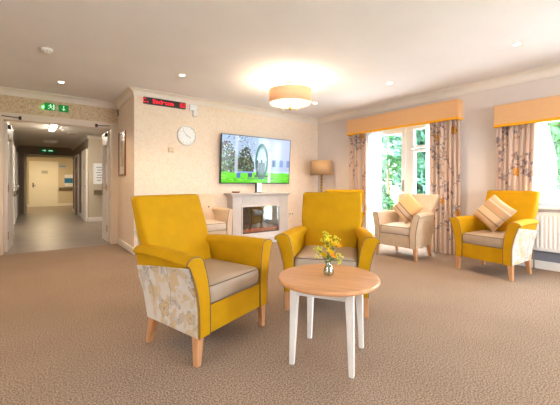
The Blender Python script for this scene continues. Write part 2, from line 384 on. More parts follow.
# ------------------------------------------------------------------ windows and patio door
def frame_rect(b, x0, x1, y0, y1, z0, z1, t):
    b.box(x0, x1, y0, y0 + t, z0, z1).box(x0, x1, y1 - t, y1, z0, z1).box(x0, x1, y0 + t, y1 - t, z0, z0 + t).box(x0, x1, y0 + t, y1 - t, z1 - t, z1)
FX = (5.27, 5.34)
win = bpy.data.objects.new('window_1', None); C.objects.link(win); struct(win, 'white glazed patio doors onto the garden', 'patio door')
b = MB(); frame_rect(b, *FX, *PD, .06); b.box(*FX, 3.10, 3.22, .06, 2.06); b.build('window_frame', M['upvc'], win, bevel=.004)
b = MB(); frame_rect(b, 5.255, 5.325, 3.22, 4.06, .06, 2.06, .075); b.build('door_leaf', M['upvc'], win, bevel=.004)
b = MB(); frame_rect(b, 5.255, 5.325, 2.56, 3.10, .06, 1.68, .05); frame_rect(b, 5.255, 5.325, 2.56, 3.10, 1.70, 2.06, .04); b.build('door_leaf', M['upvc'], win, bevel=.004)
MB().box(5.285, 5.295, 3.295, 3.985, .13, 1.99).build('pane', M['glass'], win)
MB().box(5.285, 5.295, 2.61, 3.05, .11, 1.63).build('pane', M['glass'], win)
MB().box(5.285, 5.295, 2.60, 3.06, 1.74, 2.02).build('pane', M['glass'], win)
MB().box(5.235, 5.255, 3.235, 3.265, .95, 1.15).tube([(5.24, 3.25, 1.08), (5.20, 3.25, 1.08), (5.20, 3.36, 1.08)], .01).build('door_handle', M['chrome'], win)
win2 = bpy.data.objects.new('window_2', None); C.objects.link(win2); struct(win2, 'white framed window above the radiator', 'window')
b = MB(); frame_rect(b, *FX, *W2, .055); b.box(*FX, .58, .66, .855, 1.925); b.build('window_frame', M['upvc'], win2, bevel=.004)
b = MB(); frame_rect(b, 5.255, 5.32, .66, 1.365, .855, 1.925, .05); b.build('casement', M['upvc'], win2, bevel=.004)
MB().box(5.285, 5.295, .71, 1.315, .905, 1.875).build('pane', M['glass'], win2)
MB().box(5.285, 5.295, -.145, .58, .855, 1.925).build('pane', M['glass'], win2)
MB().box(5.10, 5.27, W2[0] - .04, W2[1] + .04, W2[2] - .035, W2[2]).build('window_sill', M['upvc'], win2, bevel=.008)
k = 3
for q, lab in (((2.0, 3.8, .3, 2.2), 'wide unseen window added behind the camera for daylight'),):  # window added out of view to let in more daylight
    w_ = bpy.data.objects.new('window_%d' % k, None); C.objects.link(w_); struct(w_, lab, 'window')
    b = MB(); x0, x1, z0, z1 = q
    b.box(x0, x0 + .06, YB - .14, YB - .07, z0, z1).box(x1 - .06, x1, YB - .14, YB - .07, z0, z1).box(x0 + .06, x1 - .06, YB - .14, YB - .07, z0, z0 + .06).box(x0 + .06, x1 - .06, YB - .14, YB - .07, z1 - .06, z1).box((x0 + x1) / 2 - .04, (x0 + x1) / 2 + .04, YB - .14, YB - .07, z0 + .06, z1 - .06)
    b.build('window_frame', M['upvc'], w_); k += 1
w_ = bpy.data.objects.new('window_4', None); C.objects.link(w_); struct(w_, 'unseen window added left of the camera for daylight', 'window')  # out-of-view window, added to light the left side of the near armchair
b = MB(); frame_rect(b, XL - .11, XL - .05, .4, 1.3, 1.1, 2.1, .06); b.build('window_frame', M['upvc'], w_)
# portals guide the sky light through the openings
def portal(loc, rot, sx, sy):
    l = bpy.data.lights.new('portal', 'AREA'); l.shape = 'RECTANGLE'; l.size = sx; l.size_y = sy; l.cycles.is_portal = True
    o = bpy.data.objects.new('sky_portal', l); C.objects.link(o); o.location = loc; o.rotation_euler = rot
portal((5.45, 3.31, 1.06), (0, PI / 2, 0), 2.12, 1.62)
portal((5.45, .61, 1.39), (0, PI / 2, 0), 1.18, 1.62)
portal((2.9, YB - .22, 1.25), (PI / 2, 0, 0), 1.8, 1.9)
portal((XL - .17, .85, 1.6), (0, -PI / 2, 0), 1.0, .9)

# ------------------------------------------------------------------ painted fabric motifs (surface pattern only)
def paint_leaf(col, u, v, cx, cy, L, Wd, ang, c, vein=None, a=1.0):
    du, dv = u - cx, v - cy
    s = du * math.cos(ang) + dv * math.sin(ang); t = -du * math.sin(ang) + dv * math.cos(ang)
    q = (s / (L / 2)) ; wdt = Wd / 2 * np.clip(1 - q ** 2, 0, 1)
    m = (np.abs(t) < wdt) & (np.abs(q) < 1)
    col[m] = col[m] * (1 - a) + np.array(c) * a
    if vein is not None:
        m2 = m & (np.abs(t) < Wd * .07); col[m2] = vein
        m3 = m & (np.abs(np.abs(t) - wdt) < Wd * .09); col[m3] = vein
def paint_line(col, u, v, pts, w, c):
    for (x0, y0), (x1, y1) in zip(pts[:-1], pts[1:]):
        dx, dy = x1 - x0, y1 - y0; L2 = dx * dx + dy * dy
        t = np.clip(((u - x0) * dx + (v - y0) * dy) / L2, 0, 1)
        m = np.hypot(u - x0 - t * dx, v - y0 - t * dy) < w; col[m] = c
def paint_flower(col, u, v, cx, cy, R, c1, c2):
    th = np.arctan2(v - cy, u - cx); r = np.hypot(u - cx, v - cy)
    m = r < R * (.7 + .3 * np.abs(np.cos(2.5 * th))); col[m] = c1
    m = (np.abs(r - R * (.66 + .3 * np.abs(np.cos(2.5 * th)))) < R * .06) | ((r < R * .85) & (np.abs(np.sin(2.5 * th)) < .1)); col[m] = c2
    col[r < R * .2] = c2
def curtain_paint(u, v, seed):
    r = random.Random(seed); base = np.array(lin('#e8cfbf'))
    col = np.tile(base, (len(u), 1)); um, vm = u.max(), v.max()
    purple, grey, tan_, orange = lin('#9a858a'), lin('#b3a3a2'), lin('#d0ab8c'), lin('#e2a65c')
    n = int(um * vm * 15)
    for i in range(n):
        x, y = r.uniform(0, um), r.uniform(0, vm); a = r.uniform(.6, 2.4)
        pts = [(x, y)]
        for k in range(5):
            a += r.uniform(-.25, .25); pts.append((pts[-1][0] + .07 * math.cos(a), pts[-1][1] + .07 * math.sin(a)))
        paint_line(col, u, v, pts, .0055, r.choice([purple, grey]))
        for k, p in enumerate(pts[1:]):
            for s in (-1, 1):
                if r.random() < .75:
                    b_ = a + s * r.uniform(.5, 1.0); L = r.uniform(.05, .10)
                    paint_leaf(col, u, v, p[0] + L * .5 * math.cos(b_), p[1] + L * .5 * math.sin(b_), L, L * .42, b_, r.choice([purple, purple, grey, tan_]))
    for i in range(int(um * vm * 3.4)):
        paint_flower(col, u, v, r.uniform(0, um), r.uniform(0, vm), r.uniform(.05, .075), orange, lin('#c98438'))
    return col
def floral_paint(u, v, seed):
    r = random.Random(seed); base = np.array(lin('#ddd1c5'))
    col = np.tile(base, (len(u), 1)); u0, u1, v0, v1 = u.min(), u.max(), v.min(), v.max(); A = (u1 - u0) * (v1 - v0)
    must, greyb, line, taupe = lin('#d6ba90'), lin('#c6bab0'), lin('#ae9d8c'), lin('#dccdb8')
    for i in range(int(A * 330)):
        L = r.uniform(.05, .12)
        paint_leaf(col, u, v, r.uniform(u0, u1), r.uniform(v0, v1), L, L * r.uniform(.35, .6), r.uniform(0, PI), r.choice([must, greyb, taupe, must]), vein=r.choice([None, None, line, must]), a=.7)
    for i in range(int(A * 38)):
        paint_flower(col, u, v, r.uniform(u0, u1), r.uniform(v0, v1), r.uniform(.035, .06), r.choice([must, base * .97]), r.choice([line, must]))
    for i in range(int(A * 28)):
        x, y, a = r.uniform(u0, u1), r.uniform(v0, v1), r.uniform(1.0, 2.1)
        pts = [(x, y)]
        for k in range(5): a += r.uniform(-.3, .3); pts.append((pts[-1][0] + .035 * math.cos(a), pts[-1][1] + .035 * math.sin(a)))
        paint_line(col, u, v, pts, .0028, line)
    return col

# ------------------------------------------------------------------ curtains, pelmets
def curtain(name, y0, y1, z0, z1, x, folds, amp, m, lab, cat, seed=0, fullness=1.6, paint=True, topy=None, gather=None, group=None):
    nu, nv = int(max(80, folds * 14)), int((z1 - z0) / .014)
    if not paint: nv = 30
    rr = random.Random(seed); ph = [rr.uniform(-.5, .5) for _ in range(folds + 2)]
    verts = []; us = []; vs = []
    for j in range(nv + 1):
        tv = j / nv; z = z0 + (z1 - z0) * tv
        for i in range(nu + 1):
            tu = i / nu; a = tu * folds * 2 * PI + .5 * math.sin(tu * 9 + seed) 
            am = amp * (.75 + .35 * math.sin(tu * 13 + seed)) * (1 - .25 * tv)
            ya, yb = y0, y1
            if gather:
                g = gather(tv); ya = y0 + g[0]; yb = y1 + g[1]
            yy = ya + (yb - ya) * tu + .012 * math.sin(a * 2 + 1)
            xx = x + am * math.sin(a) + .006 * math.sin(5 * tv + tu * 20)
            verts.append((xx, yy, z)); us.append(tu * (abs(y1 - y0)) * fullness); vs.append(z - z0)
    faces = [(j * (nu + 1) + i, j * (nu + 1) + i + 1, (j + 1) * (nu + 1) + i + 1, (j + 1) * (nu + 1) + i) for j in range(nv) for i in range(nu)]
    col = curtain_paint(np.array(us), np.array(vs), seed) if paint else None
    o = mesh_obj(name, verts, faces, m, None, smooth=True, uvcol=col)
    s = o.modifiers.new('thick', 'SOLIDIFY'); s.thickness = .003 if paint else .001
    return tag(o, lab, cat, group)
curtain('floral_curtain', 4.33, 3.92, .01, 2.14, 5.085, 7, .034, M['curtain'], 'pinkish leaf-patterned curtain nearest the floor lamp, left of the patio door', 'curtain', 3)
curtain('floral_curtain', 2.68, 2.205, .01, 2.14, 5.085, 7, .036, M['curtain'], 'long leaf-patterned curtain between the beige armchair and the yellow one', 'curtain', 11)
curtain('floral_curtain', 1.74, 1.315, .765, 1.98, 5.08, 7, .032, M['curtain'], 'leaf and orange flower curtain behind the yellow armchair with the cushion', 'curtain', 23, gather=lambda t: (0, -.02 + .05 * (1 - t)))
curtain('voile_curtain', 3.96, 3.66, .02, 2.10, 5.20, 6, .014, M['voile'], 'sheer white voile hanging inside the left edge of the patio door', 'voile curtain', 5, paint=False)
curtain('voile_curtain', 2.80, 2.62, .02, 2.10, 5.20, 4, .014, M['voile'], 'narrow sheer voile beside the patterned curtain right of the patio door', 'voile curtain', 6, paint=False)
curtain('voile_curtain', 1.40, 1.25, .84, 1.95, 5.20, 4, .014, M['voile'], 'sheer white voile swept aside in the window over the radiator', 'voile curtain', 8, paint=False, gather=lambda t: (0, -.13 * math.sin(PI * min(1, (1 - t) * 1.1) * .7)))
def pelmet(y0, y1, z0, z1, lab):
    t = thing('pelmet', lab, 'pelmet', (5.17, (y0 + y1) / 2, z0))
    h = z1 - z0; hy = (y1 - y0) / 2
    def shell(za, zb, e): return MB().box(-.17 - e, -.15, -hy - e, hy + e, za, zb).box(-.15, -.001, -hy - e, -hy + .02, za, zb).box(-.15, -.001, hy - .02, hy + e, za, zb)
    b = shell(.035, h, 0); b.box(-.15, -.001, -hy + .02, hy - .02, h - .02, h); b.build('pelmet_board', M['pelmet'], t, bevel=.004)
    shell(0, .035, .004).build('trim_band', M['pelmetband'], t, bevel=.003)
pelmet(2.215, 4.33, 2.04, 2.34, 'peach fabric pelmet with golden lower band above the patio door')
pelmet(-.4, 1.745, 1.845, 2.14, 'lower peach pelmet with golden band above the window over the radiator')

# ------------------------------------------------------------------ armchairs
def armchair(name, lab, loc, rz, fab, seatm, sidem, back_h=.965, arm_h=.655, half=.343, flare=.092, depth=0.0, group=None, seed=1, button=False, back_w=.298, wing=0, armt=.10):
    t = thing(name, lab, 'armchair', loc, rz, group)
    zb = .17; yf, yr = -.335 , .205 - depth
    inn = half - .085
    # ---- arms: flared profile, swept front to back
    def rear(z): return yr + .005 + .26 * (z - zb)
    ah = arm_h
    def outer(z):   # outer x at height z
        q = max(0, (z - .30) / (ah - .30)); return half + flare * q ** 1.8
    prof_out = [(outer(z), z) for z in (zb, .25, .35, .42, .48, .53, .57, ah - .05)]
    top = []
    ox = outer(ah); ix = inn + .042 
    cxm = (ox + ix) / 2; rw = (ox - ix) / 2
    for k in range(9):
        a = k * PI / 8; top.append((cxm + rw * math.cos(a), ah - .045 + .045 * math.sin(a)))
    prof_in = [(inn + .026, ah - .10), (inn + .012, ah - .17), (inn, .38), (inn, zb)]
    prof = prof_out + top[0:] + prof_in
    for s in (-1, 1):
        ny = 10; v = []; f = []; K = len(prof)
        for j in range(ny + 1):
            tt = j / ny
            for (px, pz) in prof:
                y = yf + (rear(pz) - yf) * tt
                # arms pull in a little and rise softly at the rear
                up = max(0, (pz - .45) / (ah - .45))
                v.append((s * (px - up * .055 * tt - .045 * tt * (px > inn + .03)), y + (.012 * up if j == 0 else 0), pz + up * .012 * math.sin(tt * PI)))
        for j in range(ny):
            for i in range(K): f.append((j * K + i, j * K + (i + 1) % K, (j + 1) * K + (i + 1) % K, (j + 1) * K + i))
        f += [tuple(reversed(range(K))), tuple(range(ny * K, (ny + 1) * K))]
        MB().add(v, f).build('arm', fab, t, bevel=.012, seg=3)
        # piping round the front face of the arm
        pp = [(s * px, yf + .004 + .012 * max(0, (pz - .45) / (ah - .45)), pz) for px, pz in prof_out[0:] + top + prof_in]
        MB().tube(pp, .0035, 6).build('arm_piping', M['piping'], t, smooth=True)
        # outer side panel
        nu, nvv = 100, 60; zt = ah - .065; vv = []; uu = []; zz = []
        for j in range(nvv + 1):
            for i in range(nu + 1):
                tu = i / nu
                z = zb + .004 + (zt - zb - .075 * tu) * j / nvv
                y = yf + .022 + (rear(z) + .004 - yf - .022) * tu
                up = max(0, (z - .45) / (ah - .45)); x = outer(z) - up * .055 * tu - .045 * tu + .005
                vv.append((s * x, y, z)); uu.append(y); zz.append(z)
        ff = [(j * (nu + 1) + i, j * (nu + 1) + i + 1, (j + 1) * (nu + 1) + i + 1, (j + 1) * (nu + 1) + i) for j in range(nvv) for i in range(nu)]
        if s < 0: ff = [tuple(reversed(q)) for q in ff]
        sp = mesh_obj('side_panel', vv, ff, sidem, t, smooth=True, uvcol=floral_paint(np.array(uu) + 3 * s, np.array(zz), seed + s) if sidem == M['floral'] else None)
        so = sp.modifiers.new('thick', 'SOLIDIFY'); so.thickness = .006; so.offset = -1
        if sidem == M['floral']: sp['label'] = 'pale floral fabric panel on the outside of the arm'
    # ---- front rail and seat deck
    MB().box(-inn - .002, inn + .002, yf + .012, yf + .06, zb, .345).box(-inn, inn, yf + .06, yr - .02, .27, .335).build('front_rail', fab, t, bevel=.01, seg=3)
    # ---- seat cushion, with a domed top
    w, d, h = inn * 2 - .004, .50, .125
    b = MB(); n = 16; v = []; f = []
    cy = yf + .012 + d / 2
    def ring(z, ins): 
        r = .035; hw, hd = w / 2 - ins, d / 2 - ins; pts = []
        for (qx, qy, a0) in ((1, 1, 0), (-1, 1, PI / 2), (-1, -1, PI), (1, -1, 3 * PI / 2)):
            for k in range(5):
                a = a0 + k * PI / 8; pts.append((qx * (hw - r) + r * math.cos(a), qy * (hd - r) + r * math.sin(a)))
        return pts
    levels = [(.338, .014), (.346, .003), (.37, -.004), (.405, -.006), (.44, -.004), (.458, .003), (.468, .016), (.477, .05), (.482, .11)]
    for z, ins in levels:
        for (x, y) in ring(z, ins): v.append((x, cy + y, z + (.008 if z > .46 and y > 0 else 0)))
    K = 20
    for j in range(len(levels) - 1):
        for i in range(K): f.append((j * K + i, j * K + (i + 1) % K, (j + 1) * K + (i + 1) % K, (j + 1) * K + i))
    f += [tuple(reversed(range(K))), tuple(range((len(levels) - 1) * K, len(levels) * K))]
    sc = MB().add(v, f).build('seat_cushion', seatm, t, smooth=True)
    pr = [(x, cy + y, .458) for x, y in ring(0, -.001)]; pr.append(pr[0])
    MB().tube(pr, .0038, 6).build('piping', M['piping'], sc, smooth=True)
    pr = [(x, cy + y, .350) for x, y in ring(0, -.001)]; pr.append(pr[0])
    MB().tube(pr, .0038, 6).build('piping', M['piping'], sc, smooth=True)
    # ---- backrest: leans and widens upwards, soft rounded top
    nz = 14; v = []; f = []; sect = []
    bw = back_w
    def half_w(z): return (inn - .006) + (bw - inn + .006) * min(1, max(0, (z - .5) / .22)) + wing * max(0, (z - .6)) / .4
    for j in range(nz + 1):
        tz = j / nz; z = .36 + (back_h - .36) * tz
        yfr = .095 + .235 * tz - depth; th = .15 - .05 * tz
        e = 0
        if tz > .93: e = .0
        hw = half_w(z); r = .03; pts = []
        for (qx, qy, a0) in ((1, 1, 0), (-1, 1, PI / 2), (-1, -1, PI), (1, -1, 3 * PI / 2)):
            for k in range(4):
                a = a0 + k * PI / 6; pts.append((qx * (hw - r) + r * math.cos(a), yfr + th / 2 + qy * (th / 2 - r) + r * math.sin(a)))
        # slight bulge of the front face
        nn = []
        for x, y in pts: nn.append((x, y, z + (.012 * (1 - (x / hw) ** 2) if j == nz else 0)))
        sect.append(nn)
    last = sect[-1]; cyv = sum(p[1] for p in last) / len(last)
    for e, dz in ((.985, .012), (.95, .022), (.86, .028)):
        hw = half_w(back_h)
        sect.append([((abs(p[0]) - (1 - e) * .14) * math.copysign(1, p[0]), cyv + (p[1] - cyv) * (e - (.0 if e > .95 else .25)), p[2] + dz) for p in last])
    K = 16
    for s_ in sect: v += s_
    for j in range(len(sect) - 1):
        for i in range(K): f.append((j * K + i, j * K + (i + 1) % K, (j + 1) * K + (i + 1) % K, (j + 1) * K + i))
    f += [tuple(reversed(range(K))), tuple(range((len(sect) - 1) * K, len(sect) * K))]
    MB().add(v, f).build('backrest', fab, t, smooth=True)
    # piping down both back edges
    if button:
        for bx in (-.1, .1): MB().rbox(.026, .012, .026, .006, 3, T((bx, .185 - depth, .70))).build('button', M['piping'], t, smooth=True)
    # ---- outside back panel
    nu, nvv = 90, 90; vv = []; uu = []; zz = []; ztop = back_h - .22
    for j in range(nvv + 1):
        z = zb + (ztop - zb) * j / nvv; tz = max(0, (z - .36) / (back_h - .36))
        yy = (.095 + .235 * tz + .15 - .05 * tz - depth) + .008
        if z < .46: yy = min(yy, yr + .005 + .26 * (z - zb) + .012) if z < .36 else yy
        wv = half - .012 if z < .45 else (half + (half_w(z) - half) * min(1, (z - .45) / .15))
        wv = min(wv, half - .045)
        for i in range(nu + 1):
            x = -wv + 2 * wv * i / nu; vv.append((x, yy, z)); uu.append(x); zz.append(z)
    ff = [(j * (nu + 1) + i + 1, j * (nu + 1) + i, (j + 1) * (nu + 1) + i, (j + 1) * (nu + 1) + i + 1) for j in range(nvv) for i in range(nu)]
    bp = mesh_obj('back_panel', vv, ff, sidem, t, smooth=True, uvcol=floral_paint(np.array(uu), np.array(zz), seed + 50) if sidem == M['floral'] else None)
    so = bp.modifiers.new('thick', 'SOLIDIFY'); so.thickness = .01; so.offset = -1
    if sidem == M['floral']: bp['label'] = 'pale floral fabric covering the outside of the back'
    # ---- legs
    for sx in (-1, 1):
        for (yy, sp_, nm) in ((yf + .045, -.004, 'f'), (yr - .035, .04, 'r')):
            x = sx * (half - (.024 if nm == 'f' else .062)); a, c = .026, .017
            v = []
            for (z, h_, ox_, oy_) in ((zb + .005, a, 0, 0), (0, c, sx * .010, sp_)):
                v += [(x + ox_ + dx * h_, yy + oy_ + dy * h_, z) for dx, dy in ((-1, -1), (1, -1), (1, 1), (-1, 1))]
            MB().add(v, [(0, 1, 2, 3), (7, 6, 5, 4)] + [(i, 4 + i, 4 + (i + 1) % 4, (i + 1) % 4) for i in range(4)]).build('leg', M['beech'], t, bevel=.004)
    return t
R_ = math.radians
armchair('armchair', 'mustard yellow armchair with floral sides in the left foreground', (.995, 2.22, 0), R_(20), M['mustard'], M['seatfab'], M['floral'], seed=1)
armchair('armchair', 'mustard yellow armchair facing the camera behind the round table', (2.18, 2.105, 0), R_(-51), M['mustard'], M['seatfab'], M['floral'], seed=2)
armchair('armchair', 'yellow armchair seen from behind, its top peeping out over the middle armchair', (4.02, 3.66, 0), R_(146), M['mustard'], M['seatfab'], M['floral'], seed=3)
armchair('armchair', 'mustard yellow armchair holding a striped cushion by the radiator', (4.59, 1.575, 0), R_(-98), M['mustard'], M['seatfab'], M['floral'], seed=4, half=.322)
armchair('armchair', 'beige armchair with a striped cushion in front of the patio door', (4.55, 2.775, 0), R_(-88), M['beigefab'], M['creamseat'], M['beigefab'], seed=5, half=.325, flare=.06, back_h=.89, wing=.09, back_w=.27)
armchair('armchair', 'low beige buttoned armchair beside the fireplace', (2.28, 4.97, 0), R_(0), M['beigefab'], M['creamseat'], M['beigefab'], seed=6, half=.30, back_h=.87, arm_h=.68, flare=.03, depth=.09, button=True, back_w=.27)

# cushions
def cushion(lab, loc, rot, cols, size=.40):
    n = 40; v = []; col = []; f = []
    for side in (1, -1):
        for j in range(n + 1):
            for i in range(n + 1):
                x, y = -1 + 2 * i / n, -1 + 2 * j / n
                k = (1 - x ** 4) * (1 - y ** 4); pinch = 1 - .07 * (1 - abs(x) ** 2) * (abs(y) > .0) * abs(y) ** 3 - 0
                px = x * size / 2 * (1 - .06 * (1 - y * y) * abs(x) ** 3); py = y * size / 2 * (1 - .06 * (1 - x * x) * abs(y) ** 3)
                v.append((px, py, side * (.004 + .062 * k ** .45))); s = (x * .5 + .5)
                c = cols[-1][1]
                for lim, cc in cols:
                    if s < lim: c = cc; break
                col.append(lin(c))
    N = (n + 1) ** 2
    for s in (0, 1):
        for j in range(n):
            for i in range(n):
                q = [s * N + j * (n + 1) + i, s * N + j * (n + 1) + i + 1, s * N + (j + 1) * (n + 1) + i + 1, s * N + (j + 1) * (n + 1) + i]
                f.append(q if s == 0 else q[::-1])
    ring = [j for j in range(n + 1)] + [j * (n + 1) + n for j in range(1, n + 1)] + [n * (n + 1) + j for j in range(n - 1, -1, -1)] + [j * (n + 1) for j in range(n - 1, 0, -1)]
    for a, b_ in zip(ring, ring[1:] + ring[:1]): f.append((a, N + a, N + b_, b_))
    o = mesh_obj('cushion', v, f, M['cushion'], None, smooth=True, uvcol=np.array(col))
    o.matrix_world = T(loc) @ rot
    return tag(o, lab, 'cushion')
M['cushion'] = mat('striped_cushion_fabric', '#d8b890', rough=.8, attr='Col', sheen=.3)
ST1 = [(.22, '#c7a27c'), (.26, '#8e7460'), (.48, '#d9b892'), (.52, '#9a806a'), (.74, '#c29a72'), (.78, '#e0cbb2'), (1.1, '#d0ac86')]
ST2 = [(.2, '#d8bda0'), (.24, '#8a7468'), (.40, '#cdb49c'), (.44, '#8a7468'), (1.1, '#e6bd84')]
# seat-local placement helper
def on_seat(loc, rz, lx, ly, lz, roll, lean, cols, lab, size):
    Mx = T(loc) @ RZ(rz)
    p = Mx @ Vector((lx, ly, lz))
    rot = RZ(rz) @ RX(R_(90 - lean)) @ RZ(R_(roll))
    cushion(lab, p, rot, cols, size)
on_seat((4.59, 1.575, 0), R_(-98), -.03, .0, .475 + .245, 55, 26, ST1, 'tan striped cushion stood on its corner in the yellow armchair by the radiator', .36)
on_seat((4.55, 2.775, 0), R_(-88), .02, .005, .475 + .245, 50, 22, ST2, 'striped and golden cushion on the beige armchair at the patio door', .36)

# ------------------------------------------------------------------ round table and vase
tb = thing('round_side_table', 'round oak-topped side table with white tapered legs', 'table', (1.494, 1.446, 0), R_(-60))
MB().lathe([(0, .472), (.300, .472), (.312, .476), (.3155, .483), (.3155, .492), (.311, .499), (.304, .5005), (0, .5005)], 64).build('table_top', M['oaktop'], tb, smooth=False, bevel=0)
a = .168
MB().box(-a, a, -a - .009, -a + .009, .415, .472).box(-a, a, a - .009, a + .009, .415, .472).box(-a - .009, -a + .009, -a, a, .415, .472).box(a - .009, a + .009, -a, a, .415, .472).build('apron', M['whitewood'], tb)
for sx in (-1, 1):
    for sy in (-1, 1):
        v = []
        for z, h_, o_ in ((.4715, .0225, .165), (.40, .0225, .166), (0, .0145, .178)):
            v += [(sx * o_ + dx * h_, sy * o_ + dy * h_, z) for dx, dy in ((-1, -1), (1, -1), (1, 1), (-1, 1))]
        MB().add(v, [(0, 1, 2, 3), (11, 10, 9, 8)] + [(k * 4 + i, k * 4 + 4 + i, k * 4 + 4 + (i + 1) % 4, k * 4 + (i + 1) % 4) for k in (0, 1) for i in range(4)]).build('leg', M['whitewood'], tb, bevel=.003)
vx, vy, vz = 1.500, 1.450, .501
vs = thing('flower_vase', 'small clear glass bud vase of water on the round table', 'vase', (vx, vy, vz)); vs.scale = (1.15, 1.15, 1.4)
gl = glassmat('clear_glass', .16, (.93, .97, .95))
MB().lathe([(.0, .0), (.018, .001), (.027, .006), (.030, .015), (.028, .028), (.019, .045), (.0125, .058), (.0115, .066), (.016, .076), (.0145, .076), (.010, .066), (.011, .058), (.0175, .045), (.0262, .028), (.028, .015), (.025, .008), (0, .006)], 28).build('glass_body', gl, vs, smooth=True)
MB().lathe([(0, .0065), (.0248, .0085), (.0275, .015), (.0257, .028), (.0195, .040), (0, .040)], 24).build('water', glassmat('water', .12, (.80, .88, .80)), vs, smooth=True)
M['stem'] = mat('green_stem', '#5d7f2a', rough=.6, noise=.15); M['petal'] = mat('yellow_petals', '#ffd820', rough=.6, noise=.1, nscale=60)
M['petal2'] = mat('orange_petals', '#f8ac18', rough=.6, noise=.1, nscale=60); M['bud'] = mat('lime_buds', '#dcdc38', rough=.6, noise=.1, nscale=60)
fr = random.Random(4)
def flower(kind, dx, dy, hh, lab, group):
    m = {'yellow': M['petal'], 'orange': M['petal2'], 'lime': M['bud']}[kind]
    t = thing('cut_flower' if kind != 'lime' else 'flower_sprig', lab, 'flower', (vx, vy, vz + .008), 0, group)
    pts = [Vector((dx * .05 * k / 5, dy * .05 * k / 5, 0)) if k < 1 else Vector((dx * (k / 5) ** 1.7, dy * (k / 5) ** 1.7, hh * k / 5)) for k in range(6)]
    # stay inside the neck
    for k in (0, 1, 2):
        if pts[k].z < .07: pts[k].x *= .15; pts[k].y *= .15
    MB().tube(pts, .0016, 6).build('stem', M['stem'], t, smooth=True)
    tip = pts[-1]; b = MB()
    if kind == 'lime':
        for k in range(22):
            q = tip + Vector((fr.gauss(0, .011), fr.gauss(0, .011), fr.uniform(-.05, .02)))
            b.rbox(.009, .009, .011, .0042, 2, T(q))
        b.build('buds', m, t, smooth=True)
    else:
        for k in range(9):
            an = k * 2 * PI / 9
            Mx = T(tip) @ RX(fr.uniform(-.2, .9)) @ RZ(an) @ RY(-R_(28))
            L = .029
            vv = [(0, 0, 0), (L * .5, -.0105, .002), (L, -.003, .006), (L, .003, .006), (L * .5, .0105, .002), (L * .5, 0, -.001)]
            b.add(vv, [(0, 1, 5), (1, 2, 5), (2, 3, 5), (3, 4, 5), (4, 0, 5)], Mx)
        b.build('petals', m, t, fixn=False)
        MB().rbox(.012, .012, .009, .004, 2, T(tip + Vector((0, 0, .003)))).build('flower_centre', M['petal2'] if kind == 'yellow' else M['bud'], t, smooth=True)
    b = MB()
    for k in range(4):
        z = hh * fr.uniform(.42, .9); s = (z / hh) ** 1.7; an = fr.uniform(0, 2 * PI); L = fr.uniform(.022, .04)
        vv = [(0, 0, 0), (L * .4, -L * .17, .004), (L, 0, -.004), (L * .4, L * .17, .004)]
        b.add(vv, [(0, 1, 2), (0, 2, 3)], T((dx * s, dy * s, z)) @ RZ(an) @ RY(fr.uniform(-.7, .2)))
    b.build('leaves', M['stem'], t, fixn=False)
rx, ry = .793, -.609
def side(s, fw=0): return (s * rx + fw * .609, s * ry + fw * .793)
for kind, s, fw, hh, lab in (('yellow', .0, -.02, .125, 'low yellow flower at the front of the vase'), ('orange', .012, -.025, .105, 'orange flower lowest in the vase, facing the camera'),
        ('yellow', -.012, .0, .145, 'yellow flower in the middle of the bunch'), ('yellow', -.03, .01, .100, 'yellow flower low on the left of the bunch'),
        ('orange', .048, .0, .150, 'small orange flower leaning right of the bunch'), ('yellow', .02, .0, .165, 'yellow flower high on the right of the bunch'), ('yellow', -.01, -.01, .185, 'topmost yellow flower of the bunch'), ('lime', -.002, .015, .205, 'tall lime green sprig rising from the middle of the vase'),
        ('lime', -.022, .0, .225, 'tallest lime green sprig on the left of the vase'), ('lime', .03, .02, .195, 'lime green sprig on the right of the vase'),
        ('lime', -.055, .0, .14, 'short lime sprig leaning out left of the vase'), ('lime', .05, -.01, .10, 'green sprig drooping low right of the vase')):
    dx, dy = side(s * 1.25 + .004, fw); hh *= 1.12; flower(kind, dx, dy, hh, lab, None)

# ------------------------------------------------------------------ fireplace
fp = thing('fireplace', 'white stone fireplace surround with an electric fire under the television', 'fireplace', (3.505, YT, 0))
X0, X1, FD = -.635, .635, -.20      # body half width, front plane (local y)
ox0, ox1, oz0, oz1 = -.43, .405, .16, .655
MB().box(X0, ox0, FD, -.001, 0, .86).box(ox1, X1, FD, -.001, 0, .86).box(ox0, ox1, FD, -.001, oz1, .86).box(ox0, ox1, FD, -.001, 0, oz0).build('surround', M['stone'], fp, bevel=.006)
MB().box(X0 - .075, X1 + .02, FD - .075, -.001, .885, .915).box(X0 - .04, X1 + .01, FD - .04, -.001, .86, .885).build('mantel_shelf', M['stone'], fp, bevel=.008, seg=3)
b = MB(); t_ = .028
b.box(ox0 - t_, ox0, FD - .014, FD, oz0 - .0, oz1 + t_).box(ox1, ox1 + t_, FD - .014, FD, oz0, oz1 + t_).box(ox0, ox1, FD - .014, FD, oz1, oz1 + t_).build('inner_moulding', M['stone'], fp, bevel=.005)
MB().box(X0 - .07, X1 + .05, FD - .26, FD, 0.0, .045).build('hearth', M['stone'], fp, bevel=.006)
MB().box(ox0 + .001, ox1 - .001, FD + .165, FD + .17, oz0, oz1).box(ox0 + .001, ox0 + .012, FD + .01, FD + .165, oz0, oz1).box(ox1 - .012, ox1 - .001, FD + .01, FD + .165, oz0, oz1).box(ox0 + .012, ox1 - .012, FD + .01, FD + .165, oz1 - .012, oz1 - .001).box(ox0 + .012, ox1 - .012, FD + .01, FD + .165, oz0 + .001, oz0 + .012).build('firebox', M['black'], fp)
b = MB(); fr2 = random.Random(3)
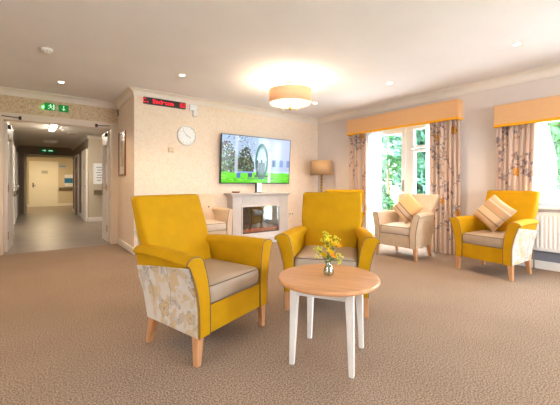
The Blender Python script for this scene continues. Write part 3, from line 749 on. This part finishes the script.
for k in range(130):
    s_ = fr2.uniform(.016, .03); b.rbox(s_ * 1.6, s_ * 1.2, s_, s_ * .42, 2, T((fr2.uniform(ox0 + .04, ox1 - .04), fr2.uniform(FD + .04, FD + .13), oz0 + .022 + fr2.uniform(0, .045))) @ RZ(fr2.uniform(0, 3)) @ RX(fr2.uniform(-.6, .6)))
pb = b.build('fuel_bed', mat('ember_stones', '#d0a084', rough=.6, noise=.5, nscale=18, emit='#e88050', es=.55), fp, smooth=True); pb['kind'] = 'stuff'
MB().box(ox0 + .002, ox1 - .002, FD + .004, FD + .008, oz0 + .001, oz1 - .001).build('glass_front', glassmat('fire_glass', .22, (.75, .75, .75), .02), fp)
# ------------------------------------------------------------------ television
def tv_picture(u, v):
    # u 0..1 to the right, v 0..1 upwards
    r = random.Random(9); n = len(u)
    col = np.zeros((n, 3))
    def setm(m, c, a=1.0): col[m] = col[m] * (1 - a) + np.array(lin(c)) * a
    setm(v > -1, '#b9cfe6')
    m = v > .6; setm(m & (u < .5), '#a3b8d4'); setm((u > .62) & (v > .25), '#b4bfe0')
    # low block of a house on the right
    setm((u > .60) & (v > .27) & (v < .50), '#a9b4d6')
    for a, b_ in ((.715, .775), (.835, .89), (.95, 1.0)): setm((u > a) & (u < b_) & (v > .36) & (v < .52), '#6f8cc0'); 
    setm((u > .725) & (u < .755) & (v > .37) & (v < .5), '#4a5a78')
    # trees
    for k in range(1500):
        x = r.uniform(-.01, .44); y = r.uniform(.2, .86); hgt = .80 - .9 * max(0, x - .06) + .10 * math.sin(x * 22) + (.12 if .24 < x < .38 else 0)
        if y > hgt: continue
        s = r.uniform(.005, .018); setm(np.hypot(u - x, (v - y) * .6) < s, r.choice(['#25321f', '#2f3b28', '#3d4a3a', '#4c3b38', '#4f6a46', '#1f2720', '#5b4844', '#6f8a68']))
    for k in range(260):
        x, y = r.uniform(0, .46), r.uniform(.55, .99); s = r.uniform(.003, .009); setm(np.hypot(u - x, (v - y) * .6) < s, r.choice(['#7488a0', '#8fa6c0', '#5f7488', '#56646a', '#dbe6f4']))
    # lawn
    g = .22 + .01 * np.sin(u * 30); setm(v < g, '#62d028'); setm((v < g) & (v < .10), '#52c41c')
    for k in range(60):
        x, y = r.uniform(0, 1), r.uniform(.02, .2); setm((np.abs(u - x) < .03) & (np.abs(v - y) < .006), r.choice(['#7ee040', '#48a820', '#98e860']))
    setm((v > .08) & (v < .11) & (u > .35) & (u < .75), '#5a7060', .7)
    # tall iron pit wheel
    cx, cy, ra, rb = .555, .47, .085, .36
    q = np.hypot((u - cx) / ra, (v - cy) / rb)
    setm(np.abs(q - 1) < .13, '#2f6a68'); setm((np.abs(q - .84) < .05), '#86a8b0')
    th = np.arctan2((v - cy) / rb, (u - cx) / ra)
    setm((q < .85) & (np.abs(np.sin(6 * th)) < .16), '#4f7484')
    setm(q < .14, '#31505a')
    setm((np.abs(u - cx) < .05) & (v > .14) & (v < .45), '#4a5668', .8); setm((np.abs(u - .49) < .012) & (v > .16) & (v < .5), '#2a343c')
    setm((np.abs(u - cx) < .10) & (v > .12) & (v < .17), '#3c4c50')
    # bench
    setm((u > .19) & (u < .43) & (v > .21) & (v < .245), '#7f9cd0'); setm((u > .2) & (u < .255) & (v > .10) & (v < .21), '#4868a8'); setm((u > .36) & (u < .42) & (v > .12) & (v < .21), '#33446c')
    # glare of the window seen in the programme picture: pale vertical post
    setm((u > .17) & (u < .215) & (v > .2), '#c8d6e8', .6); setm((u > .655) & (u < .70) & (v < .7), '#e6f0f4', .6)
    return col
tv = thing('television', 'large flat wall television showing an iron wheel in a garden', 'television', (3.49, YT - .085, 1.535))
tv.rotation_euler = (R_(3.5), 0, 0)
tw, th_ = .79, .4475
MB().box(-tw, tw, .002, .045, -th_, th_).build('casing', M['black'], tv, bevel=.006)
MB().box(-tw, -tw + .010, -.006, .002, -th_, th_).box(tw - .010, tw, -.006, .002, -th_, th_).box(-tw + .01, tw - .01, -.006, .002, -th_, -th_ + .018).box(-tw + .01, tw - .01, -.006, .002, th_ - .010, th_).build('bezel', M['black'], tv)
nu, nvv = 300, 170; vv = []; uu = []; zz = []
for j in range(nvv + 1):
    for i in range(nu + 1):
        vv.append((-tw + .01 + (2 * tw - .02) * i / nu, -.002, -th_ + .018 + (2 * th_ - .028) * j / nvv)); uu.append(i / nu); zz.append(j / nvv)
ff = [(j * (nu + 1) + i, j * (nu + 1) + i + 1, (j + 1) * (nu + 1) + i + 1, (j + 1) * (nu + 1) + i) for j in range(nvv) for i in range(nu)]
mesh_obj('screen', vv, ff, mat('screen_picture', '#202020', rough=.15, attr='Col', es=.85), tv, uvcol=tv_picture(np.array(uu), np.array(zz)))
MB().box(-.16, .16, .045, .075, -.15, .15).build('wall_bracket', M['black'], tv)
# things on the mantel
pf = thing('picture_card', 'small white card in a black holder on the mantel under the television', 'card holder', (3.46, 5.20, .9155))
MB().box(-.06, .06, -.03, .035, 0, .012).box(-.055, -.035, -.02, .02, .012, .19).build('holder', M['black'], pf, bevel=.002)
MB().box(-.03, .075, -.012, .006, .012, .185).build('card', M['upvc'], pf)
tag(MB().lathe([(0, 0), (.05, 0), (.075, .012), (.08, .03), (.072, .03), (.066, .016), (0, .012)], 24, T((2.98, 5.20, .9155))).build('wooden_dish', wood_mat('reddish_wood', '#a8623c', '#8c4a28'), smooth=True), 'small reddish brown wooden dish on the left of the mantel', 'dish')

# ------------------------------------------------------------------ floor lamp
fl = thing('floor_lamp', 'floor lamp with a tan drum shade in the corner beside the curtain', 'floor lamp', (4.86, 4.90, 0))
MB().lathe([(0, 0), (.14, 0), (.145, .012), (.13, .022), (.03, .03), (.018, .05), (0, .05)], 32).build('base', M['brass'], fl, smooth=True)
prof = [(.010, .05)]
for k in range(19):
    z = .07 + k * .064; prof += [(.012, z), (.024, z + .016), (.027, z + .03), (.022, z + .046), (.011, z + .058)]
prof += [(.008, 1.30), (0, 1.30)]
MB().lathe(prof, 20).build('beaded_stem', M['brass'], fl, smooth=True)
M['lampshade'] = clothmat('tan_lamp_shade', '#d0ac84', transl=.3)
MB().lathe([(.235, 1.275), (.225, 1.565), (.222, 1.565), (.232, 1.275)], 48, closed=True).build('lamp_shade', M['lampshade'], fl, smooth=True)
MB().tube([(0, 0, 1.295), (.0, 0, 1.43)], .016).tube([(-.22, 0, 1.55), (.22, 0, 1.55)], .003).build('fitting', M['brass'], fl)

# ------------------------------------------------------------------ chandelier
ch = thing('ceiling_light', 'glowing semi-flush drum ceiling light with a peach shade', 'ceiling light', (2.90, 3.54, H))
MB().cyl(.075, .075, -.025, -.0005, 32).build('ceiling_rose', M['chrome'], ch, bevel=.004)
MB().tube([(0, 0, -.025), (0, 0, -.40)], .008).tube([(-.288, 0, -.17), (.288, 0, -.17)], .004).tube([(0, -.288, -.17), (0, .288, -.17)], .004).build('stem', M['chrome'], ch)
M['chshade'] = clothmat('peach_drum_shade', '#f0d0ac', transl=.16)
MB().lathe([(.295, -.335), (.295, -.15), (.291, -.15), (.291, -.335)], 64, closed=True).build('drum_shade', M['chshade'], ch, smooth=True)
dm = clothmat('frosted_diffuser', '#fff4e4', transp=.35, transl=.7)
MB().lathe([(0, -.352), (.20, -.348), (.286, -.330), (.286, -.327), (.20, -.345), (0, -.349)], 48).build('diffuser', dm, ch, smooth=True)
for k in range(5):
    an = k * 2 * PI / 5 + .3
    MB().lathe([(.0, -.395), (.020, -.392), (.030, -.378), (.022, -.362), (.0, -.36)], 14, T((.17 * math.cos(an), .17 * math.sin(an), 0))).build('glass_drop', glassmat('crystal', .3, (1, .95, .85), .05), ch, smooth=True)
MB().lathe([(0, -.43), (.018, -.42), (.03, -.40), (.012, -.385), (.012, -.36), (0, -.36)], 16).build('finial', M['brass'], ch, smooth=True)
for k in range(3):
    an = k * 2 * PI / 3
    q = (.13 * math.cos(an), .13 * math.sin(an))
    MB().lathe([(0, -.30), (.022, -.292), (.030, -.27), (.022, -.245), (.013, -.225), (.013, -.20), (0, -.20)], 14, T((*q, 0))).build('bulb', mat('warm_bulb', '#ffe2b0', emit='#ffdca0', es=12), ch, smooth=True)
    light('POINT', 'bulb_light', ch, (q[0], q[1], -.19 ), CHAND_W, (1, .82, .60), .03)
# ------------------------------------------------------------------ downlights
glow = mat('downlight_lamp', '#fff0d8', emit='#ffeccc', es=30)
def downlight(x, y, lab, z=H):
    t = thing('ceiling_downlight', lab, 'downlight', (x, y, z), 0, 'recessed ceiling downlights')
    MB().lathe([(.030, -.0005), (.045, -.0005), (.045, -.005), (.041, -.008), (.031, -.004)], 28, closed=True).build('bezel', M['white'], t, smooth=True)
    MB().cyl(.0305, .0305, -.004, -.001, 24).build('lamp', glow, t)
    light('SPOT', 'downlight_beam', t, (0, 0, -.02), DOWN_W, (1, .70, .42), .03, spot_size=R_(120), spot_blend=.8)
downlight(.354, 5.61, 'small glowing downlight above the green exit sign')
downlight(1.617, 4.263, 'small glowing downlight above the wall clock')
downlight(4.13, 2.771, 'small glowing downlight over the patio door end of the ceiling')
downlight(4.03, 1.193, 'small glowing downlight nearest the window over the radiator')
downlight(4.078, 4.278, 'small glowing downlight just right of the drum ceiling light')
def copy_light(o, loc, label):
    c = copy_tree(o); c.location = loc; c['label'] = label
    return c
copy_light(ch, (.5, -1.1, H), 'unseen drum ceiling light added behind the camera')  # second drum light, added outside the frame to brighten the ceiling
downlight(-.6, 3.6, 'unseen downlight added left of the camera view')  # extra downlight added out of view to warm the left floor
# smoke detector
sd = thing('smoke_detector', 'white smoke detector on the ceiling at the upper left', 'smoke detector', (.147, 4.331, H))
MB().lathe([(0, -.046), (.022, -.044), (.034, -.034), (.036, -.026), (.05, -.022), (.055, -.012), (.055, -.0005)], 32).build('body', M['upvc'], sd, smooth=True)
b = MB()
for k in range(8): b.box(.030, .037, -.004, .004, -.034, -.026, RZ(k * PI / 4))
b.build('vents', M['darkmetal'], sd)

# ------------------------------------------------------------------ wall items
def on_back(name, lab, cat, x, z): return thing(name, lab, cat, (x, YT, z))
sg = on_back('led_message_sign', 'long black sign with red dot lettering high on the wallpapered wall', 'sign', 1.735, 2.385)
MB().box(-.335, .335, -.045, -.001, -.052, .052).build('casing', M['black'], sg, bevel=.004)
FONT = {'C': ['01110', '10001', '10000', '10000', '10000', '10001', '01110'], 'B': ['11110', '10001', '10001', '11110', '10001', '10001', '11110'],
 'e': ['00000', '00000', '01110', '10001', '11111', '10000', '01110'], 'd': ['00001', '00001', '01111', '10001', '10001', '10001', '01111'],
 'r': ['00000', '00000', '10110', '11001', '10000', '10000', '10000'], 'o': ['00000', '00000', '01110', '10001', '10001', '10001', '01110'],
 'm': ['00000', '00000', '11010', '10101', '10101', '10101', '10101'], '0': ['01110', '10001', '10011', '10101', '11001', '10001', '01110'],
 '2': ['01110', '10001', '00001', '00110', '01000', '10000', '11111'], ' ': ['00000'] * 7, '.': ['00000'] * 5 + ['01100', '01100']}
red = mat('red_led', '#ff2038', emit='#ff1830', es=.9)
text = 'C. Bedroom  02'; pit = .0082; b = MB(); x = -len(text) * 6 * pit / 2 + .004
for chh in text:
    for r_, row in enumerate(FONT[chh]):
        for c_, q in enumerate(row):
            if q == '1': xx = x + c_ * pit * 1.0; zc = (3 - r_) * .0095; b.box(xx - .0035, xx + .0035, -.0475, -.045, zc - .0042, zc + .0042)
    x += 6 * pit * .98
b.build('lettering', red, sg)
bx = on_back('sensor_box', 'small white cable box at the right end of the red lettered sign', 'sensor box', 2.20, 2.33)
MB().box(-.055, .075, -.05, -.001, -.0, .095).build('housing', M['upvc'], bx, bevel=.006); MB().box(.0, .085, -.055, -.001, -.10, -.002).build('lower_housing', M['white'], bx, bevel=.006)
M['clockgrey'] = mat('clock_grey', '#b0a8a0', noise=.03)
ck = on_back('wall_clock', 'plain white round clock between the lettered sign and the television', 'clock', 2.10, 1.895)
RXm = RX(PI / 2)
MB().lathe([(0, .02), (.148, .02), (.150, .036), (.158, .040), (.166, .036), (.168, .02), (.168, .001), (0, .001)], 48, RXm).build('case', M['white'], ck, smooth=False)
MB().cyl(.147, .147, .020, .0215, 48, RXm).build('dial', M['upvc'], ck)
b = MB()
for k in range(12): b.box(-.003, .003, -.024, -.0215, .118, .134, RY(k * PI / 6))
b.build('hour_marks', M['clockgrey'], ck)
MB().box(-.004, .004, -.026, -.0235, -.015, .075, RY(R_(120))).build('hour_hand', M['clockgrey'], ck); MB().box(-.003, .003, -.028, -.0255, -.02, .11, RY(R_(-40))).build('minute_hand', M['clockgrey'], ck)
thm = on_back('thermostat', 'small cream square wall thermostat below the clock', 'thermostat', 1.83, 1.64)
MB().box(-.045, .045, -.028, -.001, -.04, .04).build('case', mat('old_cream_plastic', '#e2c89c', rough=.5, noise=.03), thm, bevel=.008); MB().cyl(.02, .018, .028, .036, 20, RXm).build('dial', M['archit'], thm)
so = on_back('wall_socket', 'cream double socket on the wall right of the fireplace', 'socket', 4.38, .43)
MB().box(-.07, .07, -.012, -.001, -.042, .042).build('plate', M['archit'], so, bevel=.003); MB().box(-.045, -.02, -.015, -.012, .01, .03).box(.02, .045, -.015, -.012, .01, .03).build('switches', M['darkmetal'], so)
pc = thing('framed_picture', 'narrow tall picture in a brown wooden frame on the short wall', 'picture', (XR, 6.10, 1.60))
b = MB(); frame_rect(b, -.025, -.001, -.24, .24, -.38, .38, .03); b.build('frame', wood_mat('oak_frame', '#a87444', '#8e5c34'), pc, bevel=.003)
MB().box(-.012, -.001, -.21, .21, -.35, .35).build('mount', M['white'], pc); MB().box(-.014, -.012, -.11, .11, -.22, .22).build('print', mat('pale_print', '#c8bca8', noise=.25, nscale=9), pc); MB().box(-.017, -.0145, -.21, .21, -.35, .35).build('picture_glass', M['glass'], pc)
sn = thing('motion_sensor', 'small grey sensor at the top of the corner beside the corridor opening', 'sensor', (XR, 6.42, 2.36)); MB().box(-.035, -.001, -.03, .03, -.055, .055).build('case', mat('grey_plastic', '#a09484', noise=.04), sn, bevel=.01); MB().rbox(.012, .03, .03, .005, 3, T((-.037, 0, -.02))).build('lens', M['white'], sn, smooth=True)
# exit sign
ex = thing('exit_sign', 'pair of green emergency exit panels above the corridor opening', 'exit sign', (.36, YD, 2.335))
gm = mat('green_sign', '#0c8038', emit='#0a7a30', es=.35); wm = mat('pale_symbol', '#c8f0d0', emit='#a8e8b8', es=.5)
MB().box(-.175, .175, -.012, -.001, -.012, .012).build('backplate', M['archit'], ex)
MB().box(-.175, -.03, -.022, -.0125, -.055, .06).build('left_panel', gm, ex); MB().box(.015, .155, -.022, -.0125, -.06, .055).build('right_panel', gm, ex)
b = MB(); yy = (-.026, -.022)
b.box(-.10, -.088, *yy, .03, .045).add([(-.11, yy[0], .028), (-.085, yy[0], .03), (-.08, yy[0], -.005), (-.098, yy[0], -.008)], [(0, 1, 2, 3)])
b.tube([(-.11, -.024, .02), (-.125, -.024, .005)], .004).tube([(-.085, -.024, .02), (-.065, -.024, .010)], .004).tube([(-.09, -.024, -.005), (-.07, -.024, -.022), (-.075, -.024, -.045)], .005).tube([(-.095, -.024, -.005), (-.108, -.024, -.025), (-.128, -.024, -.03)], .005)
b.box(-.058, -.040, *yy, -.045, .045)
b.build('running_figure', wm, ex)
MB().box(.080, .092, *yy, -.02, .04).prism([(.060, -.012), (.112, -.012), (.086, -.042)], *yy).build('down_arrow', wm, ex)
MB().rbox(.022, .012, .022, .005, 3, T((-.19, -.012, -.012))).build('indicator_lamp', mat('green_indicator', '#60ff90', emit='#40ff70', es=10), ex, smooth=True)
# radiator
rd = thing('radiator', 'long white ribbed panel radiator under the window', 'radiator', (XW, .62, 0))
y0, y1, z0, z1 = -.74, .74, .25, .72; n = 34; v = []; f = []
for j, (z, fl_) in enumerate(((z0, 0), (z0 + .03, 0), (z0 + .045, 1), (z1 - .045, 1), (z1 - .03, 0), (z1, 0))):
    for i in range(n * 4 + 1):
        ph = i % 4; y = y0 + (y1 - y0) * i / (n * 4); dx = -.006 if (fl_ and ph in (1, 2)) else 0
        v.append((-.095 + dx, y, z))
W_ = n * 4 + 1
for j in range(5):
    for i in range(n * 4): f.append((j * W_ + i, j * W_ + i + 1, (j + 1) * W_ + i + 1, (j + 1) * W_ + i))
pn = mesh_obj('front_panel', v, f, M['coolmetal'], rd); s_ = pn.modifiers.new('t', 'SOLIDIFY'); s_.thickness = .006
MB().box(-.085, -.035, y0, y1, z0 + .01, z1 - .01).build('convector', M['coolmetal'], rd); MB().box(-.1, -.03, y0 - .004, y1 + .004, z1 - .008, z1 + .006).build('top_grille', M['coolmetal'], rd, bevel=.003)
MB().tube([(-.06, y1 - .03, z0 + .02), (-.06, y1 - .03, .10), (-.06, y1 - .03, .0)], .009).tube([(-.06, y0 + .03, z0 + .02), (-.06, y0 + .03, .0)], .009).build('pipe', M['chrome'], rd)
MB().box(-.035, -.001, -.6, -.56, z0 + .05, z1 - .05).box(-.035, -.001, .56, .6, z0 + .05, z1 - .05).build('wall_bracket', M['coolmetal'], rd)

# ------------------------------------------------------------------ corridor items
corr_em = mat('corridor_tube', '#fff4dc', emit='#fff6e8', es=CORR_E)
t = thing('corridor_light', 'bright rectangular ceiling light just inside the corridor', 'ceiling light', (.44, 9.4, CH))
MB().box(-.06, .06, -.72, .72, -.03, -.0005).build('housing', M['white'], t, bevel=.004); MB().box(-.05, .05, -.70, .70, -.045, -.0305).build('diffuser', corr_em, t, bevel=.006)
t = thing('corridor_light', 'warm ceiling light beyond the far corridor opening', 'ceiling light', (.6, 17.2, CH))
MB().box(-.35, .35, -.35, .35, -.03, -.0005).build('housing', M['white'], t, bevel=.004); MB().box(-.33, .33, -.33, .33, -.05, -.0305).build('diffuser', mat('warm_panel', '#fff0cc', emit='#ffe8bc', es=28), t, bevel=.006)
t = thing('corridor_light', 'small unlit square ceiling fitting over the corridor', 'ceiling light', (.52, 12.6, CH)); MB().box(-.18, .18, -.18, .18, -.06, -.0005).build('housing', M['white'], t, bevel=.01); MB().box(-.15, .15, -.15, .15, -.08, -.0605).build('diffuser', M['upvc'], t, bevel=.01)
t = thing('ceiling_speaker', 'dark round grille in the corridor ceiling', 'ceiling grille', (.93, 10.6, CH)); MB().cyl(.10, .10, -.012, -.0005, 24).build('grille', M['darkmetal'], t); MB().lathe([(.1, -.0005), (.115, -.0005), (.112, -.012), (.1, -.015)], 24).build('rim', M['white'], t)
t = thing('exit_sign', 'dim green hanging exit sign over the far corridor opening', 'exit sign', (.50, 14.4, 2.28)); MB().box(-.22, .22, -.012, .012, -.07, .06).build('panel', mat('dark_green_sign', '#0c4424', emit='#0a5028', es=.3), t); MB().tube([(-.15, 0, .06), (-.15, 0, .189)], .005).tube([(.15, 0, .06), (.15, 0, .189)], .005).build('hanger', M['chrome'], t); MB().box(.03, .16, -.016, -.012, -.02, .02).prism([(-.16, 0), (-.05, -.035), (-.05, .035)], -.016, -.012).build('symbol', wm, t)
def handrail(name, lab, p0, p1, z, nrm):
    t = thing(name, lab, 'handrail', (*p0, z)); d = Vector((p1[0] - p0[0], p1[1] - p0[1], 0)); L = d.length; t.rotation_euler = (0, 0, math.atan2(d.y, d.x))
    MB().box(0, L, nrm * .045, nrm * .085, -.07, .07).build('rail', M['rail'], t, bevel=.012)
    n = max(2, int(L / 1.0)); b = MB()
    for k in range(n): x = .12 + (L - .24) * k / (n - 1); b.box(x - .03, x + .03, min(0, nrm * .045), max(0, nrm * .045), -.03, .03)
    b.build('brackets', M['corr_wall'], t)
M['rail'] = mat('taupe_handrail', '#766850', rough=.5, noise=.04)
handrail('handrail', 'taupe handrail across the alcove wall', (1.45, 10.68), (2.5, 10.68), .84, -1)
handrail('handrail', 'taupe handrail right of the far door', (1.14, 19.25), (1.72, 19.25), .84, -1)
handrail('handrail', 'short taupe handrail between the first and middle doors on the left', (-.36, 10.3), (-.36, 11.3), .84, -1)
handrail('handrail', 'short taupe handrail between the last two doors on the left', (-.36, 12.4), (-.36, 13.3), .84, -1)
t = thing('notice_board', 'white framed notice on the alcove wall beside the fire door', 'notice board', (1.62, 10.7, 1.38)); MB().box(-.17, .17, -.02, -.001, -.30, .30).build('board', M['upvc'], t, bevel=.004)
b = MB()
for k in range(6): b.box(-.10 + .02 * (k % 2), .12 - .05 * (k % 3), -.0225, -.02, .18 - .075 * k - .01, .18 - .075 * k + .012)
b.build('print', mat('grey_blue_print', '#8c98a8', noise=.2, nscale=30), t)
t = thing('hand_gel_dispenser', 'blue and white dispenser on the wall right of the far door', 'dispenser', (1.52, 19.25, 1.25)); MB().box(-.17, .17, -.12, -.001, -.30, .30).build('body', M['upvc'], t, bevel=.02); MB().box(-.172, .172, -.123, -.11, -.12, .12).build('blue_band', mat('blue_plastic', '#2f7fb8', noise=.05), t)
t = thing('wall_notice', 'small pale blue notice above the dispenser by the far door', 'notice', (1.28, 19.25, 1.95)); MB().box(-.15, .15, -.012, -.001, -.08, .08).build('plate', mat('pale_blue_plate', '#b8c4d0', noise=.05), t); MB().box(-.12, .12, -.014, -.012, -.01, .01).build('print', M['darkmetal'], t)
t = thing('door_sign', 'small blue and white sign on the left corridor wall', 'sign', (-.36, 8.05, 1.28)); MB().box(.001, .015, -.16, .16, -.10, .10).build('plate', M['upvc'], t); MB().box(.015, .018, -.12, .12, -.04, .05).build('print', mat('blue_print', '#4a6ea0', noise=.05), t)

# ------------------------------------------------------------------ garden
struct(room_box('ground_garden', [(9.0, 60, -40, 45, -.30, -.12)], M['grass']), 'lawn of the garden outside the windows', 'lawn')
struct(room_box('ground_bounce', [(5.42, 9.0, -12, 12, -.30, -.12), (-12, 5.42, -14, YB - .2, -.30, -.12), (-12, XL - .15, YB - .2, 12, -.30, -.12)], mat('bounce_paving', '#dcd6cc', rough=.9, noise=.06, nscale=2)), 'pale paving added round the room to bounce daylight inside', 'paving')  # pale ground put round the house to reflect light onto the ceiling
def tree(loc, h, rad, seed, m, lab, cat='tree'):
    r = random.Random(seed); t = thing('garden_tree' if cat == 'tree' else 'garden_shrub', lab, cat, loc)
    th = h * .22 if cat == 'tree' else .3
    MB().tube([(0, 0, -.02), (.05, .03, th), (.0, .1, h * .75)], [.14 * h / 6, .1 * h / 6, .03]).build('trunk', M['bark'], t, smooth=True)
    b = MB(); blobs = [(Vector((r.gauss(0, rad * .38), r.gauss(0, rad * .38), r.uniform(th * .6 + .2, h - rad * .3))), rad * r.uniform(.3, .5)) for _ in range(16)]
    for k in range(4200):
        c, rr = blobs[k % 16]; d = Vector((r.gauss(0, 1), r.gauss(0, 1), r.gauss(0, 1))).normalized() * rr * r.uniform(.6, 1.05)
        p = c + d; s = r.uniform(.10, .22); Mx = T(p) @ Matrix.Rotation(r.uniform(0, 6), 4, Vector((r.gauss(0, 1), r.gauss(0, 1), r.gauss(0, 1))).normalized())
        b.add([(-s, 0, 0), (0, -s * .45, 0), (s, 0, .02), (0, s * .45, 0)], [(0, 1, 2, 3)], Mx)
    fo = b.build('foliage', m, t, fixn=False)
for loc, h, rad, sd_, m, lab, cat in (
    ((15.0, 10.2, -.12), 6.5, 2.2, 1, M['leafpale'], 'tall green tree seen through the left pane of the patio door', 'tree'),
    ((12.6, 6.4, -.12), 6.0, 1.8, 2, M['leafblue'], 'bluish green tree seen through the right pane of the patio door', 'tree'),
    ((20.0, 16.0, -.12), 8.0, 2.8, 3, M['leafblue'], 'tree far left in the garden beyond the patio door', 'tree'),
    ((12.2, 2.3, -.12), 6.2, 2.0, 4, M['leafpale'], 'green tree seen through the window over the radiator', 'tree'),
    ((19.5, 10.5, -.12), 7.5, 2.6, 7, M['leafpale'], 'green tree standing behind the others in the garden', 'tree'),
    ((18.0, 2.6, -.12), 7.5, 2.4, 9, M['leafpale'], 'tree behind the one in the radiator window', 'tree'),
    ((24.5, 11.0, -.12), 9.0, 3.2, 10, M['leafblue'], 'tall tree at the back of the garden straight beyond the patio door', 'tree'),
    ((28.0, 17.5, -.12), 10.0, 3.6, 12, M['leafpale'], 'tallest tree at the back left of the garden', 'tree'),
    ((25.0, 4.0, -.12), 9.0, 3.2, 13, M['leafpale'], 'tall tree at the back right of the garden', 'tree'),
    ((18.0, 6.6, -.12), 7.0, 2.0, 8, M['leafblue'], 'tree deep in the garden between the door and the window', 'tree'),
    ((10.8, 8.3, -.12), 2.0, .9, 5, M['leafpale'], 'low green shrub beyond the patio door', 'shrub'),
    ((9.9, 5.2, -.12), 1.7, .8, 6, M['leafblue'], 'low bluish shrub behind the beige armchair', 'shrub')):
    tree(loc, h, rad, sd_, m, lab, cat)

# groups of repeats
for o in [q for q in C.objects if q.parent is None and 'label' in q and 'group' not in q]:
    n = o.name.split('.')[0]; lab = o['label']
    g = {'floral_curtain': 'leaf-patterned curtains along the window wall', 'voile_curtain': 'sheer voiles at the patio door and window', 'pelmet': 'peach pelmets along the window wall',
         'cushion': 'striped cushions on the armchairs', 'garden_tree': 'trees in the garden', 'garden_shrub': 'shrubs in the garden', 'cut_flower': 'yellow and orange flowers in the vase',
         'flower_sprig': 'lime green sprigs in the vase', 'handrail': 'handrails along the corridor', 'corridor_light': 'ceiling lights of the corridor', 'door_stay': 'door stays under the opening head',
         'exit_sign': 'green emergency exit signs', 'ceiling_light': 'drum ceiling lights'}.get(n)
    if n == 'armchair': g = 'beige armchairs' if 'beige armchair' in lab or 'beige buttoned' in lab else 'mustard yellow armchairs'
    if g: o['group'] = g
